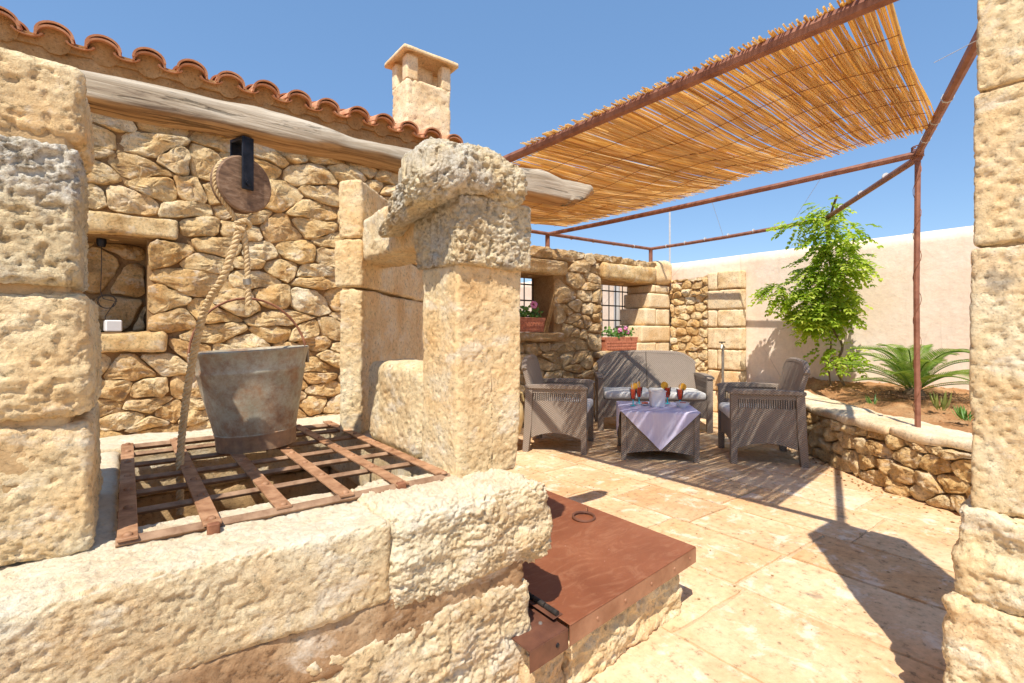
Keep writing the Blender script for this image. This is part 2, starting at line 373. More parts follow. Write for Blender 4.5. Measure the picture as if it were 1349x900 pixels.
def leaf_mat(name, a, b, c3, tr_f=.35):
    t = NT(name); at = t.n('ShaderNodeAttribute'); at.attribute_name = 'tone'
    x = t.math('FRACT', t.math('ADD', at.outputs['Fac'], t.math('MULTIPLY', t.noise(6, 3), .35)))
    c = t.ramp(x, [(0, a), (.5, b), (1, c3)])
    t.l(c, t.b.inputs['Base Color']); t.b.inputs['Roughness'].default_value = .45; t.b.inputs['Specular IOR Level'].default_value = .4
    tr = t.n('ShaderNodeBsdfTranslucent'); t.l(t.mix(1.0, c, (1.25, 1.35, .55), 'MULTIPLY'), tr.inputs['Color'])
    mx = t.n('ShaderNodeMixShader'); mx.inputs[0].default_value = tr_f
    t.l(t.b.outputs[0], mx.inputs[1]); t.l(tr.outputs[0], mx.inputs[2])
    t.l(mx.outputs[0], t.t.nodes['Material Output'].inputs['Surface']); return t.m
M['vine_leaf'] = leaf_mat('vine_leaf', (.22, .33, .03), (.38, .50, .05), (.60, .65, .14), .5)
M['cycad_leaf'] = leaf_mat('cycad_leaf', (.08, .16, .025), (.18, .30, .045), (.34, .42, .10), .35)
M['pot_leaf'] = leaf_mat('geranium_leaf', (.05, .12, .02), (.10, .22, .04), (.20, .34, .08), .3)
M['weed_leaf'] = leaf_mat('weed_leaf', (.12, .16, .04), (.22, .28, .07), (.40, .40, .15), .3)
M['petal'] = simple('pink_petal', (.62, .16, .36), (.78, .34, .54), .6, 0, 30, .2)
def cloth_mat():
    t = NT('lilac_cloth'); c = t.ramp(t.noise(5, 4), [(.3, (.56, .53, .74)), (.7, (.68, .65, .80))])
    br = t.n('ShaderNodeTexBrick'); br.inputs['Scale'].default_value = 14.0; br.inputs['Mortar Size'].default_value = .03
    br.inputs['Brick Width'].default_value = .5; br.inputs['Row Height'].default_value = .5; t.l(t.c, br.inputs['Vector'])
    c = t.mix(t.math('MULTIPLY', br.outputs['Fac'], .25), c, (.80, .78, .88))
    t.bump((t.noise(14, 4), .4, .01), (t.noise(200, 2), .2, .001)); return t.done(c, .9, 0, .1)
M['cloth'] = cloth_mat()
def glass_mat(name, col, tr=.6, rough=.08):
    t = NT(name); t.b.inputs['Transmission Weight'].default_value = tr; t.b.inputs['IOR'].default_value = 1.35
    return t.done(col, rough, 0, .5)
M['drink'] = glass_mat('red_drink', (.90, .09, .02), 0.0)
def thin_glass():
    t = NT('thin_glass'); tr = t.n('ShaderNodeBsdfTransparent'); gl_ = t.n('ShaderNodeBsdfGlossy'); gl_.inputs['Roughness'].default_value = .03
    fr_ = t.n('ShaderNodeFresnel'); fr_.inputs['IOR'].default_value = 1.35
    mx = t.n('ShaderNodeMixShader'); t.l(fr_.outputs[0], mx.inputs[0]); t.l(tr.outputs[0], mx.inputs[1]); t.l(gl_.outputs[0], mx.inputs[2])
    t.l(mx.outputs[0], t.t.nodes['Material Output'].inputs['Surface']); return t.m
M['glass'] = thin_glass()
M['blue_glass'] = glass_mat('turquoise_glass', (.03, .55, .66), 0.0)
M['orange'] = simple('orange_slice', (.86, .42, .03), (.92, .56, .07), .5, 0, 20, .2)
M['snack'] = simple('snack_red', (.55, .09, .04), (.66, .2, .1), .6, 0, 60, .3)

# ------------------------------------------------------------------ rough cut stones
def rough_block(x0, x1, y0, y1, z0, z1, cell=.01, r=.02, a1=.006, f1=6, a2=.004, f2=30, pit=.0, fp=45, seed=0, warp=None, o2=4, step=0.0):
    d = np.array([x1-x0, y1-y0, z1-z0]); n = np.maximum(2, np.round(d / cell).astype(int)); nx, ny, nz = n
    key = lambda i, j, k: (i * (ny+1) + j) * (nz+1) + k
    quads = []
    def face(ax, val, flip):
        o = [a for a in range(3) if a != ax]
        A, B = np.meshgrid(np.arange(n[o[0]]), np.arange(n[o[1]]), indexing='ij'); A = A.ravel(); B = B.ravel()
        c = []
        for da, db in ((0,0), (1,0), (1,1), (0,1)):
            ijk = [None]*3; ijk[ax] = np.full_like(A, val); ijk[o[0]] = A+da; ijk[o[1]] = B+db
            c.append(key(*ijk))
        q = np.stack(c, 1); quads.append(q[:, ::-1] if flip else q)
    face(0, 0, True); face(0, nx, False); face(1, 0, False); face(1, ny, True); face(2, 0, True); face(2, nz, False)
    Q = np.concatenate(quads); ids, inv = np.unique(Q, return_inverse=True); F = inv.reshape(Q.shape)
    k = ids % (nz+1); j = (ids // (nz+1)) % (ny+1); i = ids // ((nz+1)*(ny+1))
    P = np.stack([i / nx, j / ny, k / nz], 1) * d + np.array([x0, y0, z0])
    lo = np.array([x0, y0, z0]) + r; hi = np.array([x1, y1, z1]) - r
    C = np.clip(P, np.minimum(lo, hi), np.maximum(lo, hi)); D = P - C; L = np.linalg.norm(D, axis=1, keepdims=True); N = D / np.maximum(L, 1e-9)
    P = C + N * r
    S = P + seed * 7.31
    msk = np.clip(.55 + 1.1*fbm(S, 4.5, 2, seed + 40), .12, 1.3); SS = S * np.array([1, 1, 1.7])
    h = a1 * (.55*fbm(S, f1, 3, seed) + .35*np.floor(fbm(S, f1*1.3, 2, seed+3)*3.0)/3.0) + a2 * msk * (.42 * fbm(SS, f2*2.1, 3, seed + 9, .7) - .26 * fbm(SS, f2*1.7, 2, seed + 31, .6, True))
    if step:   # quarry-like broken facets
        s1 = fbm(S * np.array([1, 1, 1.8]), f1*1.7, 2, seed + 5); h += step * (np.floor(s1*3)/3 * .7 + s1*.3)
    if pit:
        fp *= 1.4; pit *= .8
        v = fbm(S, fp, 2, seed + 21); h -= pit * np.clip((v - .15) / .5, 0, 1)
    P = P + N * h[:, None]
    if warp: P = warp(P)
    return P, F
def block(name, b, mat, parent, origin=(0,0,0), label=None, smooth=True, **kw):
    V, F = rough_block(*b, **kw)
    o = link(name, np_mesh(name, shift(V, origin), F, smooth), mat, parent)
    if label: o['label'] = label
    return o

# ------------------------------------------------------------------ rubble masonry: Voronoi stones, each its own object
def clip(poly, px, py, nx, ny):
    out = []; m = len(poly)
    for i in range(m):
        a = poly[i]; b = poly[(i+1) % m]
        da = (a[0]-px)*nx + (a[1]-py)*ny; db = (b[0]-px)*nx + (b[1]-py)*ny
        if da <= 0: out.append(a)
        if da * db < 0:
            t = da / (da - db); out.append((a[0]+(b[0]-a[0])*t, a[1]+(b[1]-a[1])*t))
    return out
def rubble_cells(u0, u1, v0, v1, su, sv, excl=(), seed=1, jit=.36, drop=.1):
    rg = random.Random(seed); seeds = []; v = v0 + sv*.5; row = 0
    while v < v1 + sv*.3:
        h = sv * rg.uniform(.75, 1.3); u = u0 + rg.uniform(-.5, .5) * su
        while u < u1 + su*.3:
            wd = su * rg.uniform(.6, 1.45)
            if rg.random() > drop: seeds.append((u + rg.uniform(-jit, jit)*su*.5, v + rg.uniform(-jit, jit)*sv*.75))
            u += wd
        v += h; row += 1
    asp = su / sv
    seeds = [s for s in seeds if not any(a-.01 < s[0] < b+.01 and c-.01 < s[1] < d+.01 for a, b, c, d in excl) and u0-.1 < s[0] < u1+.1 and v0-.1 < s[1] < v1+.1]
    cells = []
    for i, (sx, sy) in enumerate(seeds):
        poly = [(u0, v0), (u1, v0), (u1, v1), (u0, v1)]
        for j, (tx, ty) in enumerate(seeds):
            if i == j or abs(tx-sx) > 3*su or abs(ty-sy) > 3*sv: continue
            # bisector in the squeezed metric (u/asp)
            nx = (tx-sx)/asp**2; ny = (ty-sy)
            poly = clip(poly, (sx+tx)/2, (sy+ty)/2, nx, ny)
            if len(poly) < 3: break
        for a, b, c, d in excl:
            if len(poly) < 3: break
            g = [(a - sx, a, 0, 1, 0), (sx - b, b, 0, -1, 0), (c - sy, 0, c, 0, 1), (sy - d, 0, d, 0, -1)]
            if all(p[0] <= a or p[0] >= b or p[1] <= c or p[1] >= d for p in poly) and not (min(p[0] for p in poly) < b and max(p[0] for p in poly) > a and min(p[1] for p in poly) < d and max(p[1] for p in poly) > c): continue
            k = max(g, key=lambda q: q[0]); poly = clip(poly, k[1], k[2], k[3], k[4])
        if len(poly) < 3: continue
        ar = abs(sum(poly[q][0]*poly[(q+1) % len(poly)][1]-poly[(q+1) % len(poly)][0]*poly[q][1] for q in range(len(poly))))/2
        if ar < su*sv*.08: continue
        cells.append(poly)
    return cells
def stone_from_cell(poly, fn, gap=.012, depth=.05, n=22, seed=0, rough=.01, back=-.05, nf=9):
    rg = random.Random(seed*31+5)
    cx = sum(p[0] for p in poly)/len(poly); cy = sum(p[1] for p in poly)/len(poly)
    for _ in range(1):   # take the corners off
        q = []
        for i in range(len(poly)):
            a = poly[i]; b = poly[(i+1) % len(poly)]; f = .17
            q += [(a[0]*(1-f)+b[0]*f, a[1]*(1-f)+b[1]*f), (a[0]*f+b[0]*(1-f), a[1]*f+b[1]*(1-f))]
        poly = q
    P = np.array(poly); E = np.roll(P, -1, 0) - P; L = np.linalg.norm(E, axis=1); cs = np.concatenate([[0], np.cumsum(L)])
    t = np.linspace(0, cs[-1], n, endpoint=False); idx = np.clip(np.searchsorted(cs, t, 'right')-1, 0, len(P)-1)
    Q = P[idx] + E[idx] * ((t - cs[idx]) / np.maximum(L[idx], 1e-9))[:, None]
    c = np.array([cx, cy]); Rv = Q - c; rr = np.linalg.norm(Rv, axis=1, keepdims=True)
    Q = c + Rv * np.maximum(.3, 1 - gap / np.maximum(rr, .01))
    wob = fbm(np.concatenate([Q, np.full((n, 1), seed*1.7)], 1), 14, 2, seed) * gap * .8
    Q = c + (Q - c) * (1 + wob[:, None] / np.maximum(rr, .02))
    prof = [(1.0, None), (1.0, .25), (.985, .55), (.95, .80), (.88, .95), (.74, 1.0), (.56, 1.02), (.36, 1.03), (.18, 1.03)]
    tu, tv = rg.uniform(-.25, .25), rg.uniform(-.35, .25); size = float(rr.mean()); H = depth * rg.uniform(.65, 1.3)
    UV = []; W = []
    for s, h in prof:
        q = c + (Q - c) * s; UV.append(q)
        W.append(np.full(n, back) if h is None else H*h + ((q-c) @ np.array([tu, tv])) * min(1, h))
    UV.append(c[None]); W.append(np.array([H*1.03]))
    UV = np.concatenate(UV); W = np.concatenate(W); m = len(prof)
    for _ in range(5):   # broken faces: cut by a few tilted planes
        an = rg.uniform(0, 6.283); k_ = rg.uniform(.25, 1.1); cut = H*(rg.uniform(.95, 1.25) - k_*((UV-c) @ np.array([math.cos(an), math.sin(an)]))/max(size, .01))
        W[n:] = np.minimum(W[n:], np.maximum(cut[n:], H*.42))
    S3 = np.concatenate([UV, W[:, None]], 1) + seed * 3.3
    nz = rough * .55 * fbm(S3, nf, 2, seed+3, .55) - rough * .55 * fbm(S3, nf*3, 3, seed+5, .65, True) ; fac = np.floor(fbm(S3, nf*.6, 1, seed+8)*2.5)/2.5*rough*.8
    amp = np.ones(len(W)); amp[:n] = 0
    W = W + (nz + fac) * amp
    UV = UV + (np.stack([fbm(S3, nf*1.5, 2, seed+13), fbm(S3, nf*1.5, 2, seed+14)], 1) * rough * .5) * amp[:, None]
    V = np.array([fn(u, v, ww) for (u, v), ww in zip(UV, W)])
    f = []
    for r in range(m-1):
        for k in range(n):
            a, b = r*n+k, r*n+(k+1) % n; f += [(a, b, b+n), (a, b+n, a+n)]
    for k in range(n): f.append(((m-1)*n+k, (m-1)*n+(k+1) % n, m*n))
    return V, np.array(f)
def rubble(name, parent, origin, cells, fn, mat, seed=0, **kw):
    for i, poly in enumerate(cells):
        V, F = stone_from_cell(poly, fn, seed=seed+i, **kw)
        link(name, np_mesh(name, shift(V, origin), F), mat, parent)

# ================================================================== GROUND
def plane(name, x0, x1, y0, y1, z, mat, kind='structure', label=None):
    me = bpy.data.meshes.new(name); me.from_pydata([(x0,y0,z),(x1,y0,z),(x1,y1,z),(x0,y1,z)], [], [(0,1,2,3)])
    o = link(name, me, mat); o['kind'] = kind
    if label: o['label'] = label
    return o
plane('ground', -900, 900, -900, 900, -.03, M['soil'])
patio = plane('patio_floor', -6, 6.55, -6, 4.5, -.007, M['grout'])
rg = random.Random(11)
x = .62; strips = []
for wd in (.50, .46, .52, .47, .43, .55, .48, .52, .46, .54, .50, .48):
    strips.append((x, x+wd)); x += wd
def slab(x0, x1, y0, y1, s):
    g = .0065; n = 9; V = []
    pts = []
    for k in range(n): pts.append((x0+g+(x1-x0-2*g)*k/n, y0+g))
    for k in range(n): pts.append((x1-g, y0+g+(y1-y0-2*g)*k/n))
    for k in range(n): pts.append((x1-g-(x1-x0-2*g)*k/n, y1-g))
    for k in range(n): pts.append((x0+g, y1-g-(y1-y0-2*g)*k/n))
    q = np.array([(a, b, 0) for a, b in pts]); d = np.stack([fbm(q+s, 9, 2, s), fbm(q+s, 9, 2, s+4)], 1)*.006
    q[:, :2] += d; c = q.mean(0); zt = rg.uniform(-.001, .003); tilt = rg.uniform(-.003, .003)
    top = c + (q-c)*np.array([.992, .992, 1]); top[:, 2] = zt + (q[:, 0]-c[0])*tilt
    low = q.copy(); low[:, 2] = -.012; N = len(q)
    mid = c[None].copy(); mid[:, 2] = zt
    me = bpy.data.meshes.new('paving_slab')
    me.from_pydata([tuple(p) for p in np.concatenate([low, top, mid])], [],
                   [(i, (i+1) % N, N+(i+1) % N, N+i) for i in range(N)] + [(N+i, N+(i+1) % N, 2*N) for i in range(N)])
    link('paving_slab', me, M['paving'], patio)
k = 0
for a, b in strips:
    y = -1.6 + rg.uniform(-.4, 0)
    if a < 1.5: y = -1.4
    while y < 4.5:
        l = rg.uniform(.48, .88); y2 = min(y+l, 4.5)
        if y2 > 4.2: y2 = 4.5
        # the low bench and the planting bed take over beyond this line
        if not (a > 4.4 and y < 1.2*(a-3.2)-1.2 and y2 < 1.2*(a-3.2)-1.0) and not (a > 4.9 and y2 < 1.0):
            slab(a, b, y, y2, k); k += 1
        y = y2

# ================================================================== HOUSE
WY = 4.5
house = thing('stone_house', 'ochre rubble stone farmhouse with curved clay tile roof, behind the well', 'house', (0, WY, 0))
HO = (0, WY, 0)
NX0, NX1, NZ0, NZ1 = -.62, .115, 1.10, 1.78     # niche
mb = MB()
B0 = .038
mb.box(-2.2, NX0, B0, 3.5, 0, 2.95); mb.box(NX1, 2.75, B0, 3.5, 0, 2.95)
mb.box(NX0, NX1, B0, 3.5, 0, NZ0); mb.box(NX0, NX1, B0, 3.5, NZ1, 2.95); mb.box(NX0, NX1, .42, 3.5, NZ0, NZ1)
link('wall_core', mb.mesh('wall_core'), M['mortar_dark'], house)
fn_h = lambda u, v, w_: (u, WY + .03 - w_, v)
ex = [(NX0-.02, NX1, NZ0, NZ1), (NX0-.1, NX1+.20, NZ1, NZ1+.17), (NX0-.1, NX1+.12, NZ0-.15, NZ0),
      ]
cells = rubble_cells(-1.0, 2.72, .1, 2.66, .255, .128, ex, seed=5, jit=.6, drop=.12)
rubble('stone', house, HO, cells, fn_h, M['stone'], seed=100, gap=.003, depth=.062, n=34, rough=.020)
# worked stones round the niche
block('lintel', (NX0-.1, NX1+.19, WY-.055, WY+.3, NZ1+.005, NZ1+.16), M['stone'], house, HO, cell=.02, r=.03, a1=.02, f1=5, a2=.006, seed=3)
block('sill', (NX0-.1, NX1+.11, WY-.05, WY+.3, NZ0-.145, NZ0-.005), M['stone'], house, HO, cell=.02, r=.025, a1=.02, f1=5, a2=.006, seed=4)
fn_n = lambda u, v, w_: (u, WY + .42 - w_, v)
rubble('niche_stone', house, HO, rubble_cells(NX0, NX1, NZ0, NZ1, .30, .30, (), seed=9, drop=0), fn_n, M['stone'], seed=700, gap=.012, depth=.07, n=22, rough=.02)
# eave mortar band, thick and lumpy
block('eave_mortar', (-2.2, 2.75, WY-.075, WY+.3, 2.64, 2.975), M['mortar'], house, HO, cell=.035, r=.04, a1=.03, f1=4, a2=.012, f2=14, seed=12)
# roof
pitch = R(14); TP = .249
roof = link('roof', MB().prism([(-.05, 2.96), (3.55, 2.96+3.6*math.tan(pitch)), (3.55, 2.93), (-.05, 2.93)], -2.2, 2.78,
        lambda u, v, w_: (w_, u, v)).mesh('roof'), M['mortar'], house)
def half_tile(r0, r1, L, up, thick=.014, seed=0, flat=.82):
    n = 12; V = []
    rgx = random.Random(seed)
    for j, (y, r) in enumerate(((0, r0), (L*.5, (r0+r1)/2), (L, r1))):
        for ri in (r, r-thick):
            for k in range(n+1):
                a = math.pi * (k/n); lift = rgx.uniform(-.001, .001)
                x_ = ri*math.cos(a); z_ = ri*math.sin(a)*flat
                V.append((x_, y, z_ if up else -z_))
    f = []; m = n+1
    for j in range(2):
        for k in range(n):
            a = j*2*m; b = (j+1)*2*m
            f += [(a+k, a+k+1, b+k+1, b+k), (a+m+k+1, a+m+k, b+m+k, b+m+k+1)]
        f += [(a, b, b+m, a+m), (a+n, a+m+n, b+m+n, b+n)]
    for k in range(n): f += [(k, m+k, m+k+1, k+1), (4*m+k, 4*m+k+1, 5*m+k+1, 5*m+k)]
    me = bpy.data.meshes.new('tile'); me.from_pydata(V, [], f)
    for p in me.polygons: p.use_smooth = True
    me.set_sharp_from_angle(angle=R(50)); me.materials.append(M['tile']); return me
cov = half_tile(.098, .082, .42, True); pan = half_tile(.075, .085, .42, False, flat=.42)
def put_tile(me, x_, y_, z_, rx, rz=0, ry=0):
    o = bpy.data.objects.new('tile', me); COL.objects.link(o); o.parent = roof
    o.location = (x_, y_, z_); o.rotation_euler = (rx, ry, rz); return o
i = 0
X = -.177*1.0
xs = [(-.177 * 2.122) + TP * q for q in range(-7, 13)]
for row in range(5):
    yy = -.165 + row*.33; zz = 2.985 + (row*.33)*math.tan(pitch) + (.012 if row else 0)
    for q in xs:
        j = rg.uniform(-.008, .008)
        put_tile(pan, q + TP/2 + j, yy+.02+rg.uniform(-.01, .01), zz + .024, pitch, rg.uniform(-.02, .02))
        put_tile(cov, q + j, yy + rg.uniform(-.012, .012), zz + .028, pitch, rg.uniform(-.03, .03), rg.uniform(-.03, .03))
        if row == 0:   # double tile at the eave
            put_tile(cov, q + j + rg.uniform(-.004, .004), yy + .012 + rg.uniform(-.006, .006), zz + .004, pitch, rg.uniform(-.03, .03))
# mortar packed under each cover tile at the eave
mb = MB()
for q in xs:
    mb.tube([(q, -.10, 3.0), (q, .5, 3.1)], [.084, .07], 10)
mb.box(-2.0, 2.76, -.09, .3, 2.95, 3.02)
link('eave_bedding', mb.mesh('eave_bedding', True), M['mortar'], house)
# chimney
ch = link('chimney', None, None, house); ch.location = (2.21, .1, 3.05)
CO = (2.21, WY+.1, 3.05)
def cw(P): return P
block('shaft', (2.21, 2.72, WY+.1, WY+.46, 3.0, 3.66), M['ashlar'], ch, CO, cell=.018, r=.02, a1=.010, f1=5, a2=.006, f2=22, pit=.012, fp=18, seed=41)
for (a, b, c, d) in ((2.21, 2.34, .1, .21), (2.61, 2.72, .1, .21), (2.21, 2.34, .35, .46), (2.61, 2.72, .35, .46)):
    block('corner_pier', (a, b, WY+c, WY+d, 3.645, 3.90), M['ashlar'], ch, CO, cell=.02, r=.012, a1=.004, a2=.003, seed=int(a*10+c*100))
block('flue_core', (2.36, 2.58, WY+.24, WY+.32, 3.64, 3.89), M['ashlar'], ch, CO, cell=.03, r=.01, seed=49)
def capw(P):
    cx, cy = 2.465, WY+.28; q = np.maximum(np.abs(P[:, 0]-cx)/.31, np.abs(P[:, 1]-cy)/.24)
    P = P.copy(); P[:, 2] += (1-np.clip(q, 0, 1)) * .13; return P
block('chimney_cap', (2.15, 2.78, WY+.035, WY+.525, 3.895, 3.945), M['ashlar'], ch, CO, cell=.02, r=.014, a1=.004, a2=.003, seed=50, warp=capw)

# ================================================================== WINDOW WALL
ww = thing('courtyard_wall', 'low rubble wall with two barred window openings behind the sofa', 'wall', (4.6, WY, 0))
WO = (4.6, WY, 0)
W1 = (3.1, 4.13, 1.10, 1.79); W2 = (4.98, 6.02, .85, 1.79)
mb = MB(); ya, yb = WY+.04, WY+.46
def bw(x0, x1, z0, z1): mb.box(x0-4.6, x1-4.6, ya-WY, yb-WY, z0, z1)
bw(2.76, W1[0], 0, 2.10); bw(W1[1], W2[0], 0, 2.10); bw(W2[1], 6.5, 0, 2.10)
bw(W1[0], W1[1], 0, W1[2]); bw(W1[0], W1[1], W1[3], 2.10); bw(W2[0], W2[1], 0, W2[2]); bw(W2[0], W2[1], W2[3], 2.10)
link('wall_core', mb.mesh('wall_core'), M['mortar'], ww)
L1 = (3.4, 4.30, 1.795, 1.98); L2 = (4.94, 6.06, 1.795, 2.03)
# quoins right of window 2 lean out towards the foot (the opening narrows downwards)
QN = []
zq = .66; k = 0
for h in (.30, .24, .25, .22, .20):
    if zq + h > 1.80: h = 1.79 - zq
    QN.append((zq, min(zq+h, 1.79))); zq += h
ex = [W1, W2, L1, L2, (W2[1]-.37, 6.42, .66, 1.79), (W1[0]-.2, W1[1]+.12, .98, 1.10), (W2[0]-.2, W2[1]+.3, .75, .85)]
fn_w = lambda u, v, w_: (u, WY + .03 - w_, v)
cells = rubble_cells(2.76, 6.42, 0, 2.13, .225, .125, ex, seed=21, jit=.6, drop=.12)
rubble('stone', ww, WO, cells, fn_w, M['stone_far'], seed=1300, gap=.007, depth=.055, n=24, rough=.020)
for b, s in ((L1, 61), (L2, 62)):
    block('lintel', (b[0], b[1], WY-.06, WY+.34, b[2]+.004, b[3]-.004), M['stone'], ww, WO, cell=.025, r=.05, a1=.025, f1=5, a2=.008, seed=s)
for b, s in (((W1[0]-.2, W1[1]+.1, 1.0, 1.10), 63), ((W2[0]-.15, W2[1]+.0, .76, .85), 64)):
    block('sill', (b[0], b[1], WY-.07, WY+.4, b[2], b[3]), M['stone_far'], ww, WO, cell=.025, r=.03, a1=.015, f1=6, a2=.006, seed=s)
for q, (z0, z1) in enumerate(QN):
    zm = (z0+z1)/2; xl = 5.65 + (zm-.85)/(1.79-.85)*.36; xl = max(xl, 5.6); xm = 6.41 if q % 2 else 6.22
    if q % 2 == 0:
        block('quoin', (xl, xm-.15, WY-.03, WY+.45, z0+.004, z1-.004), M['ashlar'], ww, WO, cell=.03, r=.012, a1=.004, a2=.003, seed=70+q)
        block('quoin', (xm-.14, 6.41, WY-.02, WY+.2, z0+.004, z1-.004), M['ashlar'], ww, WO, cell=.03, r=.012, a1=.004, a2=.003, seed=80+q)
    else:
        block('quoin', (xl, xm, WY-.03, WY+.45, z0+.004, z1-.004), M['ashlar'], ww, WO, cell=.03, r=.012, a1=.004, a2=.003, seed=70+q)
block('corner_stone', (6.07, 6.46, WY-.05, WY+.4, 1.80, 2.16), M['ashlar'], ww, WO, cell=.03, r=.08, a1=.02, a2=.006, seed=90)
def grille(x0, x1, z0, z1, label, skew=0):
    g = link('window_grille', None, None, ww); g.location = (x0-4.6, .43, z0)
    if label: g['label'] = label
    nb = max(2, int((x1-x0)/.14))
    for q in range(nb+1):
        xx = (x1-x0)*q/nb
        link('bar', MB().tube([(xx, 0, 0), (xx, 0, z1-z0)], .008, 6).mesh('bar'), M['grille'], g)
    nh = max(2, int((z1-z0)/.2))
    for q in range(1, nh+1):
        zz = (z1-z0)*q/(nh+.4)
        link('cross_bar', MB().box(0, x1-x0, -.004, .004, zz-.009, zz+.009).mesh('cross_bar'), M['grille'], g)
grille(W1[0], W1[1], W1[2], W1[3], None); grille(W2[0], W2[1], W2[2], W2[3], None)

# stub wall of rubble and quoins in front of the render wall
st = thing('stub_wall', 'broken end of an old wall, rubble and pale cut blocks, against the cream wall', 'wall', (6.4, 4.0, 0))
SO = (6.4, 4.0, 0)
link('wall_core', MB().prism([(-.60, 0), (.46, 0), (.46, 1.78), (.1, 1.82), (-.1, 1.9), (-.60, 1.9)], .03, .16, lambda u, v, w_: (w_, u, v)).mesh('wall_core'), M['mortar_pale'], st)
fn_s = lambda u, v, w_: (6.4 + .02 - w_, u, v)
cells = rubble_cells(3.86, 4.47, 0, 1.88, .18, .11, (), seed=31)
rubble('stone', st, SO, cells, fn_s, M['stone'], seed=2300, gap=.006, depth=.04, n=20, rough=.014)
zq = 0; q = 0
for h in (.30, .29, .28, .30, .24, .27, .25):
    a, b = 3.38, 3.86
    if q % 2: block('quoin', (6.385, 6.54, a, b-.0, zq+.004, zq+h-.004), M['ashlar'], st, SO, cell=.025, r=.012, a1=.004, a2=.003, pit=.01, fp=14, seed=110+q)
    else:
        block('quoin', (6.38, 6.54, a, a+.33, zq+.004, zq+h-.004), M['ashlar'], st, SO, cell=.025, r=.012, a1=.004, a2=.003, pit=.01, fp=14, seed=120+q)
        block('quoin', (6.392, 6.54, a+.336, b, zq+.004, zq+h-.004), M['ashlar'], st, SO, cell=.025, r=.012, a1=.004, a2=.003, seed=130+q)
    zq += h; q += 1

# cream rendered wall
V, F = rough_block(6.56, 6.78, -4.5, 9.5, -.05, 2.15, cell=.12, r=.02, a1=.006, f1=1.5, a2=.002, f2=5, seed=7)
thing('rendered_wall', 'tall cream rendered wall behind the vine and the planting bed', 'wall', (6.67, 1, 0), me=np_mesh('rendered_wall', shift(V, (6.67, 1, 0)), F), mat=M['plaster'])
thing('downpipe', 'pale grey downpipe seen through the bars of the right window', 'pipe', (6.47, 5.55, 0), me=MB().tube([(0,0,0), (0,0,2.0)], .05, 10).mesh('downpipe', True), mat=M['pipe_grey'])
thing('antenna_pole', 'thin pale pole rising behind the courtyard wall', 'pole', (10.3, 7.2, 0), me=MB().tube([(0,0,0), (0,0,3.98)], .022, 6).mesh('antenna_pole'), mat=M['pipe_grey'])

# ================================================================== LOW BENCH WALL + BED
pts = [(3.95, -1.6), (3.85, -.6), (3.84, .25), (3.98, .73), (4.20, 1.14), (4.73, 1.776), (5.45, 2.42), (6.25, 3.10), (6.5, 3.3)]
def catmull(p, m=12):
    o = []
    for i in range(len(p)-1):
        a = p[max(i-1, 0)]; b = p[i]; c = p[i+1]; d = p[min(i+2, len(p)-1)]
        for k in range(m):
            t = k/m
            o.append(tuple(.5*((2*b[j]) + (-a[j]+c[j])*t + (2*a[j]-5*b[j]+4*c[j]-d[j])*t*t + (-a[j]+3*b[j]-3*c[j]+d[j])*t**3) for j in range(len(b))))
    o.append(p[-1]); return o
cv = np.array(catmull(pts)); sl = np.concatenate([[0], np.cumsum(np.linalg.norm(np.diff(cv, axis=0), axis=1))])
def curve(u, w_):
    """point on the bench face curve, w_ outward (towards the patio)"""
    u = min(max(u, 0), sl[-1]-1e-6); i = int(np.searchsorted(sl, u, 'right')-1); t = (u-sl[i])/(sl[i+1]-sl[i])
    p = cv[i]*(1-t)+cv[i+1]*t; d = cv[i+1]-cv[i]; d = d/np.linalg.norm(d)
    i0 = max(i-2, 0); i1 = min(i+3, len(cv)-1); d = cv[i1]-cv[i0]; d = d/np.linalg.norm(d)
    return p[0] - d[1]*w_, p[1] + d[0]*w_
bench = thing('bench_wall', 'low curved dry-stone retaining wall with pale slab top, edging the planting bed', 'wall', (4.2, 1.14, 0))
BO = (4.2, 1.14, 0)
def fn_b(u, v, w_):
    x_, y_ = curve(u, w_); return (x_, y_, v)
N = 90; us = np.linspace(0, sl[-1], N); mb = MB(); vs = []
for u in us:
    for (w_, z_) in ((-.035, 0), (-.035, .40), (-.30, .40), (-.30, 0)):
        p = fn_b(u, z_, w_); vs.append((p[0]-BO[0], p[1]-BO[1], p[2]))
fs = [(i*4+k, (i+1)*4+k, (i+1)*4+(k+1) % 4, i*4+(k+1) % 4) for i in range(N-1) for k in range(4)]
mb.add(vs, fs); link('wall_core', mb.mesh('wall_core'), M['mortar_dark'], bench)
cells = rubble_cells(0.3, sl[-1], 0, .385, .175, .105, (), seed=44)
rubble('stone', bench, BO, cells, fn_b, M['stone'], seed=3300, gap=.004, depth=.05, n=26, rough=.018)
# capping slabs
u = 0.2; s = 0
while u < sl[-1]-.2:
    L = rg.uniform(.42, .8); u2 = min(u+L, sl[-1])
    def wp(P, u=u):
        Q = np.array([fn_b(p[0], p[2], p[1]) for p in P]); Q[:, 2] += .012*fbm(Q, 3, 2, 5); return Q
    block('capping_slab', (u+.001, u2-.001, -.38, .035+rg.uniform(-.012, .02), .382, .445), M['cap_slab'], bench, BO, cell=.022, r=.018, a1=.014, f1=5, a2=.004, seed=200+s, warp=wp)
    u = u2; s += 1
